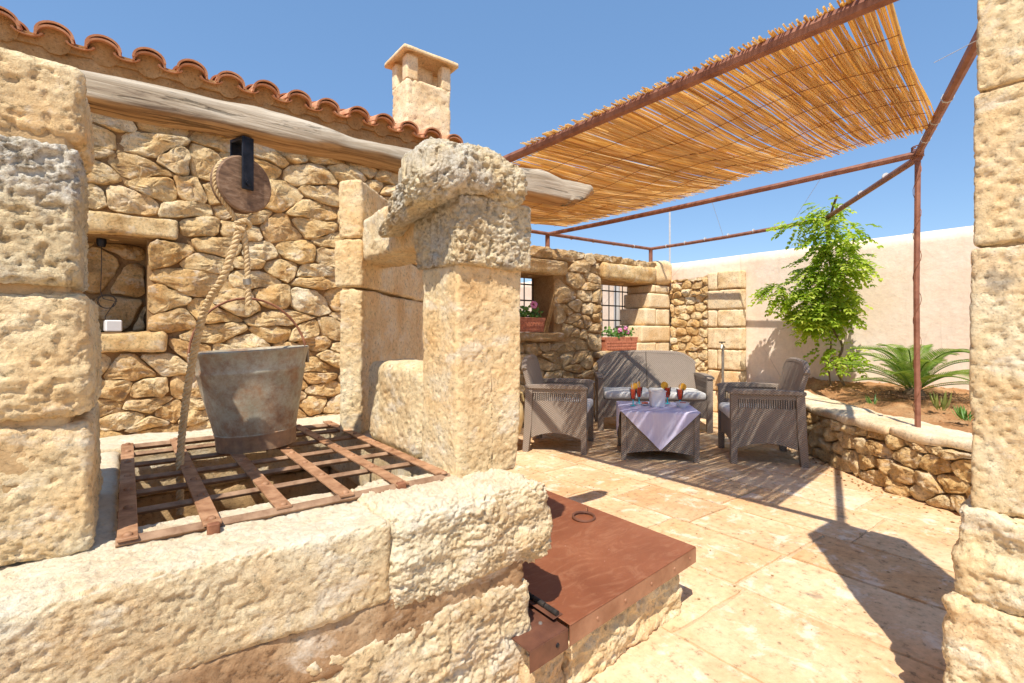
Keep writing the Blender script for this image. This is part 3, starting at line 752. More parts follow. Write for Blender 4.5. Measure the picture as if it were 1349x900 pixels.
# soil
nx, ny = 90, 150
gx = []; ids = {}
for j in range(ny+1):
    uu = sl[-1]*j/ny
    a = fn_b(uu, 0, -.30)
    for i in range(nx+1):
        t = i/nx; gx.append((a[0]*(1-t)+6.6*t, a[1]*(1-t)+(a[1]+ (0 if a[1] > 0 else 0))*t, 0))
P = np.array(gx); t = np.tile(np.arange(nx+1)/nx, ny+1)
P[:, 2] = .40 + .13*np.minimum(1, t*1.4) + .022*fbm(P, 2.2, 4, 3) + .014*fbm(P, 11, 3, 6)*np.minimum(1, t*12)
F = np.array([(j*(nx+1)+i, j*(nx+1)+i+1, (j+1)*(nx+1)+i+1, (j+1)*(nx+1)+i) for j in range(ny) for i in range(nx)])
o = link('soil_bed', np_mesh('soil_bed', P, F[:, ::-1]), M['soil']); o['kind'] = 'structure'
mb = MB()
for q in range(900):
    j = rg.randrange(20, len(P)-1); p = P[j]; r_ = rg.uniform(.006, .022) * (1.5 if rg.random() < .06 else 1)
    vs = [(p[0]+r_*rg.uniform(.7, 1.2)*dx, p[1]+r_*rg.uniform(.7, 1.2)*dy, p[2]+r_*.6*dz) for dx, dy, dz in ((1,0,0),(-1,0,0),(0,1,0),(0,-1,0),(0,0,1.2),(0,0,-1))]
    mb.add(vs, [(0,2,4),(2,1,4),(1,3,4),(3,0,4),(2,0,5),(1,2,5),(3,1,5),(0,3,5)])
o = link('soil_clods', mb.mesh('soil_clods', True), M['soil']); o['kind'] = 'stuff'; o['label'] = 'loose clods and pebbles scattered over the planting bed'; o['category'] = 'soil'

# ================================================================== WELL
well = thing('stone_well', 'old limestone well head with chest-high coping, pillars and rounded cap stone', 'well', (.4, 1.9, 0))
LO = (.4, 1.9, 0)
def WB(name, b, mat, label=None, **kw): return block(name, b, M[mat], well, LO, label, **kw)
big = dict(cell=.0034)
def front_warp(P):
    P = P.copy(); top = P[:, 2] > .60
    P[:, 1] += .012*np.sin(P[:, 0]*5+1) ; return P
WB('coping_stone', (-1.25, .500, 1.106, 1.43, .455, .66), 'coping', 'long pale coping stone under the front of the iron grate', r=.026, a1=.007, f1=4, a2=.0034, f2=34, pit=.004, fp=50, seed=1, warp=front_warp, step=.004, **big)
WB('coping_stone', (.476, 1.005, 1.10, 1.44, .425, .668), 'coping', 'rough bulging coping stone at the right corner', r=.05, a1=.014, f1=7, a2=.009, f2=34, pit=.007, fp=50, seed=2, step=.007, **big)
WB('coping_stone', (.755, 1.0, 1.44, 2.42, .45, .657), 'coping', None, cell=.012, r=.03, a1=.012, f1=5, a2=.006, seed=3)
WB('coping_stone', (-.42, -.015, 1.43, 2.42, .45, .657), 'coping', None, cell=.012, r=.03, a1=.010, f1=5, a2=.006, seed=4)
WB('coping_stone', (-.42, 1.0, 2.425, 2.72, .45, .66), 'coping', None, cell=.012, r=.03, a1=.010, f1=5, a2=.006, seed=5)
WB('base_stone', (-1.3, .315, 1.130, 1.42, 0, .395), 'well', None, cell=.007, r=.03, a1=.010, f1=5, a2=.008, f2=30, seed=6, step=.006)
WB('base_stone', (.296, .93, 1.112, 1.42, 0, .395), 'coping', None, cell=.0038, r=.030, a1=.010, f1=7, a2=.010, f2=30, pit=.008, fp=44, seed=8, step=.008)
WB('bedding_mortar', (-1.25, .905, 1.122, 1.40, .335, .47), 'iron_mortar', 'brown mortar bed between the two front courses', cell=.006, r=.015, a1=.010, f1=7, a2=.005, pit=.006, seed=9)
WB('side_wall', (.78, .96, 1.42, 2.7, 0, .455), 'mortar_pale', None, cell=.03, r=.02, a1=.02, a2=.01, seed=10)
WB('side_wall', (-.35, -.03, 1.42, 2.7, 0, .455), 'mortar_pale', None, cell=.03, r=.02, a1=.02, a2=.01, seed=11)
WB('side_wall', (-.03, .78, 2.45, 2.68, 0, .455), 'mortar_pale', None, cell=.02, r=.02, a1=.03, f1=6, a2=.012, seed=12)
# left pillar
LP = dict(cell=.004)
WB('pillar_block', (-.98, -.055, 1.315, 1.80, .655, .925), 'well', None, r=.02, a1=.007, f1=5, a2=.005, f2=34, pit=.004, seed=21, step=.004, **LP)
WB('pillar_block', (-1.0, -.060, 1.305, 1.72, .932, 1.182), 'well', None, r=.022, a1=.008, f1=5, a2=.006, f2=34, pit=.006, seed=22, step=.005, **LP)
WB('pillar_block', (-1.0, -.075, 1.295, 1.60, 1.19, 1.468), 'well_lichen', 'weathered grey-stained pillar block', r=.02, a1=.007, f1=5, a2=.008, f2=36, pit=.012, fp=50, seed=23, step=.002, **LP)
WB('pillar_block', (-1.0, -.065, 1.315, 1.60, 1.475, 1.635), 'well', None, r=.022, a1=.008, f1=5, a2=.006, f2=24, pit=.008, seed=24, step=.003, **LP)
WB('pillar_mortar', (-.95, -.088, 1.322, 1.74, .66, 1.62), 'mortar_pale', None, cell=.012, r=.02, a1=.010, f1=7, a2=.005, seed=25)
# right pillar
def shaft_w(P):
    P = P.copy(); k = np.clip((1.0-P[:, 2])/.35, 0, 1); P[:, 0] -= k*.022*(P[:, 0] > .92); return P
WB('pillar_shaft', (.79, 1.045, 1.30, 1.53, .645, 1.315), 'well', 'tall squared limestone pillar shaft', cell=.0036, r=.014, a1=.006, f1=5, a2=.0016, f2=30, pit=.003, fp=40, seed=31, warp=shaft_w, step=.002)
WB('pillar_block', (.775, 1.07, 1.275, 1.56, 1.305, 1.522), 'well_lichen', 'projecting block with pitted grey crust', cell=.0036, r=.015, a1=.007, f1=6, a2=.009, f2=38, pit=.012, fp=52, seed=32, step=.004)
def cap_w(P):
    P = P.copy(); x_ = P[:, 0]; zc = P[:, 2]
    # humped back: highest over the middle, falls away towards both ends, hollow under the left
    q = np.clip((x_-.66)/.42, -.1, 1.1); P[:, 2] = 1.50 + (zc-1.50) * (.74 + .30*np.sin(np.clip(q*.8+.2, 0, 1)*math.pi)**.8)
    y_ = P[:, 1]; k = np.clip((y_-1.44)/.28, 0, 1); P[:, 2] -= k*(.04 + .09*np.clip((zc-1.49)/.18, 0, 1)); P[:, 0] += .05*k*(x_ < .8)
    P[:, 2] -= np.clip((.78-x_)/.14, 0, 1)*.055*(zc < 1.62)
    return P
WB('cap_stone', (.665, 1.052, 1.235, 1.78, 1.490, 1.675), 'well_lichen', 'big rounded crusty cap stone on the right pillar', cell=.0036, r=.08, a1=.022, f1=10, a2=.012, f2=30, pit=.014, fp=48, seed=33, warp=cap_w)
WB('lintel', (.80, 1.0, 1.56, 2.32, 1.40, 1.60), 'well', None, cell=.010, r=.03, a1=.014, f1=5, a2=.008, pit=.006, seed=34)
WB('parapet_stone', (.79, 1.0, 1.535, 2.04, .655, .985), 'well', None, cell=.007, r=.04, a1=.010, f1=6, a2=.007, f2=32, pit=.007, seed=35)
def rotb(name, mat, L, T, z0, z1, seed, org=(.798, 2.10), ang=R(47), **kw):
    def wp(P):
        c, s_ = math.cos(ang), math.sin(ang); Q = P.copy()
        Q[:, 0] = org[0] + P[:, 0]*c - P[:, 1]*s_; Q[:, 1] = org[1] + P[:, 0]*s_ + P[:, 1]*c; return Q
    return WB(name, (0, L, 0, T, z0, z1), mat, None, warp=wp, seed=seed, **kw)
for z0, z1, s in ((.655, 1.288, 36), (1.295, 1.50, 38), (1.507, 1.76, 39)):
    rotb('rear_pillar_block', 'well', 1.15, .105 + .01*(s % 3), z0, z1, s, cell=.007, r=.016, a1=.009, f1=6, a2=.005, pit=.005)

# timber beam across the pillars
def wood_beam():
    n = 150; m = 28; V = []
    xs_ = np.linspace(-1.25, 1.70, n)
    for x_ in xs_:
        zc = 1.712 + (.030 if x_ > 1.1 else 0)*min(1, max(0, (x_-1.05)/.3)) + .008*math.sin(x_*3.1)
        yc = 1.66 + .01*math.sin(x_*2.2)
        hw = .056 + .006*math.sin(x_*4) ; hh = .042 + .004*math.sin(x_*5+1) + (.010 if x_ > 1.1 else 0)
        e = min(1, (1.70-x_)/.05+.45)
        for k in range(m):
            a = 2*math.pi*k/m; c, s_ = math.cos(a), math.sin(a); sx = math.copysign(abs(c)**.55, c); sz = math.copysign(abs(s_)**.55, s_)
            V.append((x_ + (.05*s_ if x_ > 1.6 else 0), yc + hw*sx*e, zc + hh*sz*e))
    V = np.array(V); C = np.repeat(V.reshape(n, m, 3).mean(1), m, 0); D = V-C; D[:, 0] = 0; Nn = D/np.maximum(np.linalg.norm(D, axis=1, keepdims=True), 1e-6)
    S = V*np.array([1.6, 14, 14]); V = V + Nn*(.006*fbm(S, 2.2, 4, 5) + .009*fbm(V, 5, 3, 8))[:, None]
    F = [(i*m+k, (i+1)*m+k, (i+1)*m+(k+1) % m, i*m+(k+1) % m) for i in range(n-1) for k in range(m)]
    V = np.concatenate([V, V[:m].mean(0)[None], V[-m:].mean(0)[None]+[[.004, 0, 0]]])
    F += [(n*m, k, (k+1) % m, n*m) for k in range(m)] + [((n-1)*m+k, n*m+1, n*m+1, (n-1)*m+(k+1) % m) for k in range(m)]
    me = bpy.data.meshes.new('wooden_beam'); me.from_pydata([tuple(v) for v in shift(V, (.2, 1.66, 1.7))], [], [tuple(dict.fromkeys(f)) for f in F])
    for p in me.polygons: p.use_smooth = True
    return me
beam = thing('wooden_beam', 'silvered cracked timber beam lying across the well pillars', 'beam', (.2, 1.66, 1.7), me=wood_beam(), mat=M['log'])
sp = MB(); sp.box(-.725, -.685, -.075, -.06, -.10, .065); sp.box(-.725, -.685, -.075, .075, .06, .072)
link('iron_strap', sp.mesh('iron_strap', bevel=.002), M['rust'], beam)

# pulley
PX, PY, PZ = .268, 1.66, 1.535
pul = thing('pulley', 'round wooden pulley wheel in a black iron bracket, hanging from the beam', 'pulley', (PX, PY, 1.667))
ax = R(-14)     # the wheel is turned a little
mw = Matrix.Rotation(R(20), 4, 'Z') @ Matrix.Rotation(R(90), 4, 'X')
prof = [(.001, -.021), (.078, -.021), (.082, -.017), (.081, -.012), (.068, -.006), (.068, .006), (.081, .012), (.082, .017), (.078, .021), (.001, .021)]
link('wheel', MB().lathe(prof, (0, 0, PZ-1.667), 48, mw).mesh('wheel', True), M['wheel'], pul)
rz22 = Matrix.Rotation(R(20), 4, 'Z')
mb = MB()
for sy in (-1, 1): mb.box(-.017, .017, sy*.031-.0035, sy*.031+.0035, -.15, .0, rz22)
mb.box(-.017, .017, -.0345, .0345, -.006, .004, rz22)
link('bracket', mb.mesh('bracket', bevel=.0015), M['black_iron'], pul)
link('axle', MB().lathe([(.008, -.04), (.008, .04)], (0, 0, PZ-1.667), 12, mw).mesh('axle', True), M['black_iron'], pul)

# rope: three twisted strands along a path
def rope_mesh(path, r, origin, pitch_=.06):
    cp = catmull([tuple(p) for p in path], 30); cp = np.array(cp); d = np.concatenate([[0], np.cumsum(np.linalg.norm(np.diff(cp, axis=0), axis=1))])
    n = max(8, int(d[-1]/.0035)); t = np.linspace(0, d[-1], n); C = np.stack([np.interp(t, d, cp[:, k]) for k in range(3)], 1)
    mb = MB()
    T = np.gradient(C, axis=0); T /= np.linalg.norm(T, axis=1, keepdims=True)
    ref = np.array([0.3, 1.0, .1]); A = np.cross(T, ref); A /= np.linalg.norm(A, axis=1, keepdims=True); B = np.cross(T, A)
    for s in range(3):
        a = t/pitch_*2*math.pi + s*2*math.pi/3
        Q = C + (A*np.cos(a)[:, None] + B*np.sin(a)[:, None])*r*.52 - np.array(origin)
        mb.tube([tuple(q) for q in Q], r*.56, 7)
    return mb.mesh('rope', True)
rope = thing('rope', 'thick twisted sisal rope hanging from the pulley down to the iron grate', 'rope', (PX, PY, 1.667))
RO = (PX, PY, 1.667)
c22, s22 = math.cos(R(20)), math.sin(R(20))
def wp_(a, r_=.078): return (PX + r_*math.cos(a)*c22, PY + r_*math.cos(a)*s22, PZ + r_*math.sin(a))
arc = [wp_(R(a)) for a in range(330, -31+360-360, -20)]
jn = (PX-.006, PY+.0, PZ-.115)
link('strand', rope_mesh([jn] + [wp_(R(a)) for a in (215, 190, 160, 130, 100, 70, 40, 10, -20)] + [(PX+.010, PY-.004, PZ-.112)], .0068, RO, .035), M['rope'], rope)
link('long_end', rope_mesh([(PX+.002, PY-.01, PZ-.100), (PX-.012, PY-.006, PZ-.15), (PX-.045, PY+.02, PZ-.27), (.185, 1.76, 1.17), (.158, 1.84, 1.0), (.142, 1.89, .84), (.133, 1.91, .69), (.133, 1.91, .52)], .0108, RO, .046), M['rope'], rope)
link('short_end', rope_mesh([(PX-.006, PY-.004, PZ-.100), (PX+.008, PY+.0, PZ-.16), (PX+.016, PY+.01, PZ-.24), (PX+.02, PY+.015, PZ-.355)], .0086, RO, .038), M['rope'], rope)
link('knot', rope_mesh([(PX-.018, PY-.012, PZ-.117), (PX+.004, PY-.022, PZ-.108), (PX+.020, PY-.004, PZ-.118), (PX+.004, PY+.014, PZ-.126), (PX-.018, PY-.010, PZ-.128), (PX+.004, PY-.02, PZ-.134)], .0070, RO, .035), M['rope'], rope)
link('clamp', MB().tube([(.015, .010, PZ-1.667-.275), (.017, .011, PZ-1.667-.292)], .0115, 12).mesh('clamp', True), M['steel'], rope)

# iron grate
gr = thing('iron_grate', 'rusty riveted flat-bar grate lying over the well mouth', 'grate', (.37, 1.85, .664))
bars = [(0.0, 1.295, 2.40), (.150, 1.285, 2.40), (.302, 1.30, 2.41), (.455, 1.295, 2.41), (.610, 1.29, 2.42), (.752, 1.33, 2.43)]
rods = [1.312, 1.517, 1.693, 1.856, 2.054, 2.23, 2.375]
for yr in rods:
    fr = yr in (rods[0], rods[-1])
    mb = MB(); wv = .006*math.sin(yr*9)
    b0 = MB()
    for q in range(8):
        xa = -.39 + .78*q/8 + (0 if q else -.0); xb = -.39 + .78*(q+1)/8
    b0.tube([(-.39, yr-1.85, .001), (-.1, yr-1.85+wv, .0), (.15, yr-1.85+wv, .001), (.40, yr-1.85, .0)], .0095 if not fr else .013, 4)
    link('cross_rod', b0.mesh('cross_rod', bevel=.001), M['rod'], gr)
for xb, y0, y1 in bars:
    o = link('flat_bar', MB().box(xb-.37-.0180, xb-.37+.0180, y0-1.85, y1-1.85, .0075, .0140).mesh('flat_bar', bevel=.0012), M['rust_flat'], gr)
    for yr in rods:
        mm = MB(); mm.lathe([(.0095, 0), (.009, .0035), (.006, .0062), (.0008, .0072)], (xb-.37, yr-1.85, .0138), 10)
        link('rivet', mm.mesh('rivet', True), M['rust_flat'], o)
mb = MB(); mb.box(.605-.37-.012, .605-.37+.012, -.565, -.545, -.03, .018); link('lug', mb.mesh('lug', bevel=.002), M['rust'], gr)
mb = MB(); mb.box(.15-.37-.012, .15-.37+.012, -.585, -.567, -.012, .016); link('lug', mb.mesh('lug', bevel=.002), M['rust'], gr)

# bucket
bu = thing('bucket', 'old galvanised metal bucket with rusty foot, standing on the well grate', 'bucket', (.385, 2.065, .681), .3)
bu.rotation_euler = (R(-1.0), R(-3.2), .0)
prof = [(.128, 0), (.134, .0), (.136, .052), (.139, .058), (.136, .063), (.150, .12), (.170, .22), (.180, .272), (.184, .278), (.184, .284), (.182, .289), (.1950, .342), (.1985, .347), (.200, .354), (.1965, .358), (.191, .353), (.176, .27), (.14, .07), (.128, .03), (.02, .03)]
link('pail', MB().lathe(prof, n=56).mesh('pail', True), M['bucket'], bu)
hp = []
for q in range(21):
    a = math.pi*q/20; hp.append((.198*math.cos(a), -.0+.05*math.sin(a), .325 + .225*math.sin(a)))
link('handle', MB().tube(hp, .0045, 6).mesh('handle', True), M['rust'], bu)
for s_ in (-1, 1):
    link('ear', MB().box(s_*.197-.004, s_*.197+.004, -.018, .018, .29, .345).mesh('ear', bevel=.002), M['bucket'], bu)

# ================================================================== HATCH
pl = thing('hatch_plinth', 'rough limestone plinth on the paving under the rust-red metal lid', 'plinth', (1.35, 1.55, 0))
PO = (1.35, 1.55, 0)
def plw(P):
    P = P.copy(); P[:, 1] -= .0; return P
block('plinth_stone', (1.06, 1.74, 1.085, 1.50, -.02, .196), M['well'], pl, PO, cell=.007, r=.03, a1=.010, f1=8, a2=.010, f2=30, pit=.008, seed=51, step=.014)
block('plinth_stone', (.90, 1.07, 1.10, 1.50, -.02, .190), M['coping'], pl, PO, cell=.009, r=.03, a1=.014, f1=7, a2=.010, f2=20, seed=52, step=.016)
block('plinth_stone', (.92, 1.73, 1.505, 2.0, -.02, .196), M['well'], pl, PO, cell=.012, r=.03, a1=.014, f1=6, a2=.008, seed=53)
ha = thing('metal_hatch', 'hinged rust-red steel hatch lid with a pull ring beside the well', 'hatch', (1.35, 1.55, .2))
mb = MB(); mb.box(1.02-1.35, 1.79-1.35, 1.05-1.55, 2.03-1.55, .046, .050)
lid = link('lid', mb.mesh('lid', bevel=.0015), M['lid'], ha)
mb = MB(); mb.box(1.02-1.35, 1.79-1.35, 1.05-1.55, 1.054-1.55, -.012, .0455); mb.box(1.786-1.35, 1.79-1.35, 1.054-1.55, 2.03-1.55, -.012, .0455); mb.box(1.02-1.35, 1.786-1.35, 2.026-1.55, 2.03-1.55, -.012, .0455)
sk = link('skirt', mb.mesh('skirt'), M['skirt'], lid)
for xx in (1.15, 1.30, 1.46, 1.62, 1.74):
    link('rivet', MB().lathe([(.006, 0), (.005, .003), (.001, .004)], (xx-1.35, 1.05-1.55, .018), 8, Matrix.Rotation(R(90), 4, 'X')).mesh('rivet', True), M['skirt'], lid)
mb = MB(); mb.box(.86-1.35, 1.017-1.35, 1.06-1.55, 2.03-1.55, .034, .038); mb.box(.86-1.35, 1.017-1.35, 1.056-1.55, 1.0595-1.55, -.02, .0375)
fp = link('fixed_plate', mb.mesh('fixed_plate'), M['shade_and_dark_iron'], ha)
for (xx, yy) in ((.97, 1.13), (.97, 1.5)):
    link('rivet', MB().lathe([(.007, 0), (.006, .003), (.001, .004)], (xx-1.35, yy-1.55, .038), 8).mesh('rivet', True), M['steel'], fp)
link('rivet', MB().lathe([(.007, 0), (.006, .003), (.001, .004)], (.97-1.35, 1.056-1.55, .01), 8, Matrix.Rotation(R(90), 4, 'X')).mesh('rivet', True), M['black_iron'], fp)
for y0 in (1.10, 1.62):
    hg = link('hinge', MB().box(-.353, -.311, y0-1.55, y0+.17-1.55, .0505, .0535).mesh('hinge', bevel=.001), M['shade_and_dark_iron'], ha)
    for q in range(3):
        link('barrel', MB().tube([(-.332, y0+.003+q*.057-1.55, .060), (-.332, y0+.055+q*.057-1.55, .060)], .0085, 12).mesh('barrel', True), M['grille'], hg)
mt = Matrix.Translation((1.655-1.35, 1.58-1.55, .058)); rp = []
for q in range(33):
    a = 2*math.pi*q/32; rp.append((1.655-1.35+.052*math.cos(a), 1.585-1.55+.052*math.sin(a), .057+.004*math.sin(a)))
link('pull_ring', MB().tube(rp, .0062, 8, False).mesh('pull_ring', True), M['shade_and_dark_iron'], ha)
sp_ = [(1.702-1.35, 1.615-1.55, .05), (1.706-1.35, 1.618-1.55, .07), (1.718-1.35, 1.628-1.55, .074), (1.728-1.35, 1.636-1.55, .068), (1.732-1.35, 1.64-1.55, .05)]
link('staple', MB().tube(sp_, .0045, 8).mesh('staple', True), M['rust'], ha)

def skew_tree(root, o0):
    for o in children(root):
        off = Vector((o0[0], o0[1]))
        for v_ in o.data.vertices:
            x_, y_ = v_.co.x+off.x, v_.co.y+off.y
            v_.co.y += .105*(x_-1.03)*max(0, 2.03-y_)/.98
        skew_tree(o, o0)
skew_tree(pl, PO); skew_tree(ha, (1.35, 1.55))
# ================================================================== RIGHT PILLAR
rp_ = thing('gate_pillar', 'tall roughly dressed limestone pillar carrying the pergola corner, at the right edge', 'pillar', (2.0, .1, 0))
GO = (2.0, .1, 0)
for b, m_, s in (((1.755, 2.24, -.16, .368, -.01, .385), 'well', 61), ((1.775, 2.22, -.12, .350, .375, .635), 'well', 62),
                 ((1.80, 2.16, -.06, .318, .625, 1.325), 'well', 63), ((1.805, 2.15, -.05, .312, 1.332, 1.74), 'well', 64), ((1.81, 2.15, -.05, .308, 1.747, 2.235), 'well', 65)):
    block('pillar_stone', b, M[m_], rp_, GO, cell=.006, r=.03 if s < 63 else .012, a1=.012 if s < 63 else .004, f1=6, a2=.005 if s < 63 else .0016, f2=32, pit=.007, fp=50, seed=s, step=.010 if s < 63 else .001)
block('pillar_mortar', (1.82, 2.13, -.03, .295, 0, 2.2), M['mortar_pale'], rp_, GO, cell=.03, r=.02, a1=.006, seed=66)

# ================================================================== PERGOLA
pg = thing('pergola', 'rust-brown welded pipe pergola frame over the sitting corner', 'pergola', (4.32, 1.03, .44))
GZ = (4.32, 1.03, .44)
def S(p, o): return tuple(p[i]-o[i] for i in range(3))
P1 = (4.04, 4.55, 2.29); P2 = (6.06, 4.56, 2.32); P3 = (5.99, 2.23, 2.33); P4 = (4.32, 1.03, 2.33); P5 = (2.12, .235, 2.27); D0 = (2.0, 4.49, 2.28)
def pipe(name, a, b, r_, n=8, bend=0.0, mat='pole'):
    m_ = [tuple(a[i]+(b[i]-a[i])*t + (0, 0, -bend*4*t*(1-t))[i] for i in range(3)) for t in (0, .25, .5, .75, 1)]
    return link(name, MB().tube([S(p, GZ) for p in m_], r_, n).mesh(name, True), M[mat], pg)
pipe('beam', P1, P4, .024, bend=.015); pipe('beam', P4, P5, .024); pipe('beam', P3, (P4[0]-.02, P4[1]-.012, P4[2]-.03), .024)
pipe('beam', P2, P3, .022, bend=.015); pipe('beam', D0, P2, .022, bend=.01); pipe('beam', D0, (2.115, .20, 2.275), .030, bend=.0)
pipe('post', (4.04, 4.55, 2.06), P1, .028); pipe('post', (6.06, 4.56, 2.10), P2, .028); pipe('post', (6.1, 2.23, 2.1), (6.02, 2.23, 2.32), .024)
# main post, a little bowed and wrapped by a thin twisted rod
pb = [(4.32, 1.03, .43), (4.318, 1.034, .9), (4.314, 1.036, 1.4), (4.318, 1.032, 1.9), (4.32, 1.03, 2.32)]
link('post', MB().tube([S(p, GZ) for p in pb], .018, 8).mesh('post', True), M['pole'], pg)
tw = []
for q in range(60):
    t = q/59; z = .5 + 1.8*t; a = t*38; tw.append((4.318+.023*math.cos(a)*1.0, 1.033+.023*math.sin(a), z))
link('tie_wire', MB().tube([S(p, GZ) for p in tw], .0022, 4).mesh('tie_wire'), M['rust'], pg)
mb = MB()
for q in range(7):
    a0 = q*.9; ring = [(P4[0]+.034*math.cos(a0+k*.7)-.005, P4[1]+.034*math.sin(a0+k*.7), P4[2]-.035+.012*q+.002*k) for k in range(8)]
    mb.tube([S(p, GZ) for p in ring], .004, 5)
link('joint_wrap', mb.mesh('joint_wrap', True), M['rust'], pg)
# cable ties on the outer beams
mb = MB()
for a, b, ts in ((P2, P3, (.12, .25, .38, .52, .66, .8)), (P1, P2, (.2, .4, .6, .8)), (P4, P3, (.25, .5, .75)), (P5, P4, (.55, .7, .85))):
    for t in ts:
        p = Vector(a).lerp(Vector(b), t); d = (Vector(b)-Vector(a)).normalized()
        mb.tube([S(tuple(p-d*.006), GZ), S(tuple(p+d*.006), GZ)], .0275, 8)
link('cable_ties', mb.mesh('cable_ties'), M['pipe_grey'], pg)['kind'] = 'stuff'
for nm, lb, a, b in (('wire', 'thin wire running from the reed mat to the right-hand pillar, higher one', (2.62, .62, 2.33), (2.15, -.0, 2.21)),):
    pass
for a, b, lb in (((2.75, .60, 2.26), (2.16, .10, 2.10), 'thin pale wire from the near edge of the reed mat to the right pillar'),):
    thing('wire', lb, 'wire', a, me=MB().tube([(0,0,0), tuple(b[i]-a[i] for i in range(3))], .0014, 4).mesh('wire'), mat=M['pipe_grey'])
for k, (a, b, lb) in enumerate((((4.25, 1.6, 2.31), (6.0, 2.6, 2.31), 'thin support wire nearest the vine, under the open half of the pergola'), ((4.2, 2.5, 2.31), (6.0, 3.4, 2.31), 'thin support wire farther back, under the open half of the pergola'))):
    thing('wire', lb, 'wire', a, me=MB().tube([(0,0,0), tuple(b[i]-a[i] for i in range(3))], .0016, 4).mesh('wire'), mat=M['pipe_grey'])

# reed mats
def mat_z(x_, y_):
    t = (x_-2.1)/2.0
    zD = 2.300; zC = 2.362
    if y_ < 1.85: zC = 2.335 - .03*max(0, (1.0-y_))
    sag = .035*math.sin(math.pi*min(max(t, 0), 1)) + .02*math.sin(y_*5+x_*2)*math.sin(math.pi*min(max(t, 0), 1))
    e = max(0, .85-y_)*.25*max(0, t)
    return zD + (zC-zD)*t - sag - e
def reed_path(ys, ye, xs_, xe, dz, wob, rr, seg=9):
    p = []
    for i in range(seg):
        t = i/(seg-1); x_ = xs_ + (xe-xs_)*t; y_ = ys + (ye-ys)*t + wob*math.sin(t*5+ys*40)
        p.append((x_, y_, mat_z(x_, y_) + dz))
    return p
def yend(ys):
    kn = [(.5, .80), (.62, .86), (1.1, 1.18), (1.9, 1.87), (2.55, 2.42), (3.4, 3.36), (4.4, 4.4)]
    for (a, b), (c, d) in zip(kn, kn[1:]):
        if ys <= c: return b + (d-b)*(ys-a)/(c-a)
    return ys
def xend(ye):
    kn = [(.5, 3.78), (.86, 3.84), (1.2, 3.80), (1.87, 3.93), (2.6, 4.13), (3.4, 4.20), (4.5, 4.15)]
    for (a, b), (c, d) in zip(kn, kn[1:]):
        if ye <= c: return b + (d-b)*(ye-a)/(c-a)
    return 4.15
def reed_mat(label, y0, y1, step, n_obj, n_extra, cen, seed):
    rgx = random.Random(seed); t_ = thing('reed_mat', label, 'reed mat', cen, group='reed mats on the pergola')
    n = 0; y_ = y0
    while n < n_obj:
        y_ = y0 + (y1-y0)*n/n_obj + rgx.uniform(-.3, .3)*(y1-y0)/n_obj
        ye = yend(y_) + rgx.uniform(-.012, .012); x0_ = (2.11-.028*y_ if y_ < 2.5 else 2.20) - rgx.uniform(.0, .055); x1_ = xend(ye) + rgx.uniform(-.07, .04)
        r_ = rgx.uniform(.0030, .0047)
        p = reed_path(y_, ye, x0_, x1_, rgx.uniform(-.004, .012), rgx.uniform(-.01, .01), r_)
        link('reed', MB().tube([S(q, cen) for q in p], [r_*(1-.35*i/8) for i in range(9)], 5).mesh('reed', True), M['reed'], t_)
        n += 1
    mb = MB(); tone = []
    for k in range(n_extra):
        y_ = rgx.uniform(y0, y1); ye = yend(y_) + rgx.uniform(-.03, .03); xa, xb = (2.11-.028*y_ if y_ < 2.5 else 2.20) - rgx.uniform(-.02, .05), xend(ye)
        L = rgx.uniform(.5, 1.0); s_ = rgx.uniform(0, 1-L); x0_ = xa + (xb-xa)*s_; x1_ = x0_ + (xb-xa)*L + rgx.uniform(-.05, .04)
        ya_ = y_ + (ye-y_)*s_; yb_ = y_ + (ye-y_)*(s_+L); c0 = len(mb.v); r_ = rgx.uniform(.0026, .0044)
        mb.tube([S(q, cen) for q in reed_path(ya_, yb_, x0_, x1_, rgx.uniform(.006, .022), rgx.uniform(-.02, .02), r_, 6)], r_, 4)
        tone += [rgx.random()]*(len(mb.v)-c0)
    me = mb.mesh('reed_filling', True); at = me.attributes.new('tone', 'FLOAT', 'POINT'); at.data.foreach_set('value', tone)
    o = link('reed_filling', me, M['reed'], t_); o['kind'] = 'stuff'
    for k in range(7):
        f = (k+.4)/7; pp = []
        for q in range(30):
            yy = y0 + (y1-y0)*q/29; ye = yend(yy); x_ = 2.03+(xend(ye)-2.03)*f; y2 = yy+(ye-yy)*f; pp.append(S((x_, y2, mat_z(x_, y2)-.008), cen))
        link('stitch_wire', MB().tube(pp, .0018, 4).mesh('stitch_wire'), M['rust'], t_)
    return t_
reed_mat('near reed mat, golden, over the front of the pergola up to the seam', .575, 1.93, .0, 200, 210, (3.0, 1.2, 2.3), 3)
reed_mat('far reed mat, paler, from the seam to the house end of the pergola', 1.86, 4.36, .0, 295, 520, (3.1, 3.1, 2.3), 4)

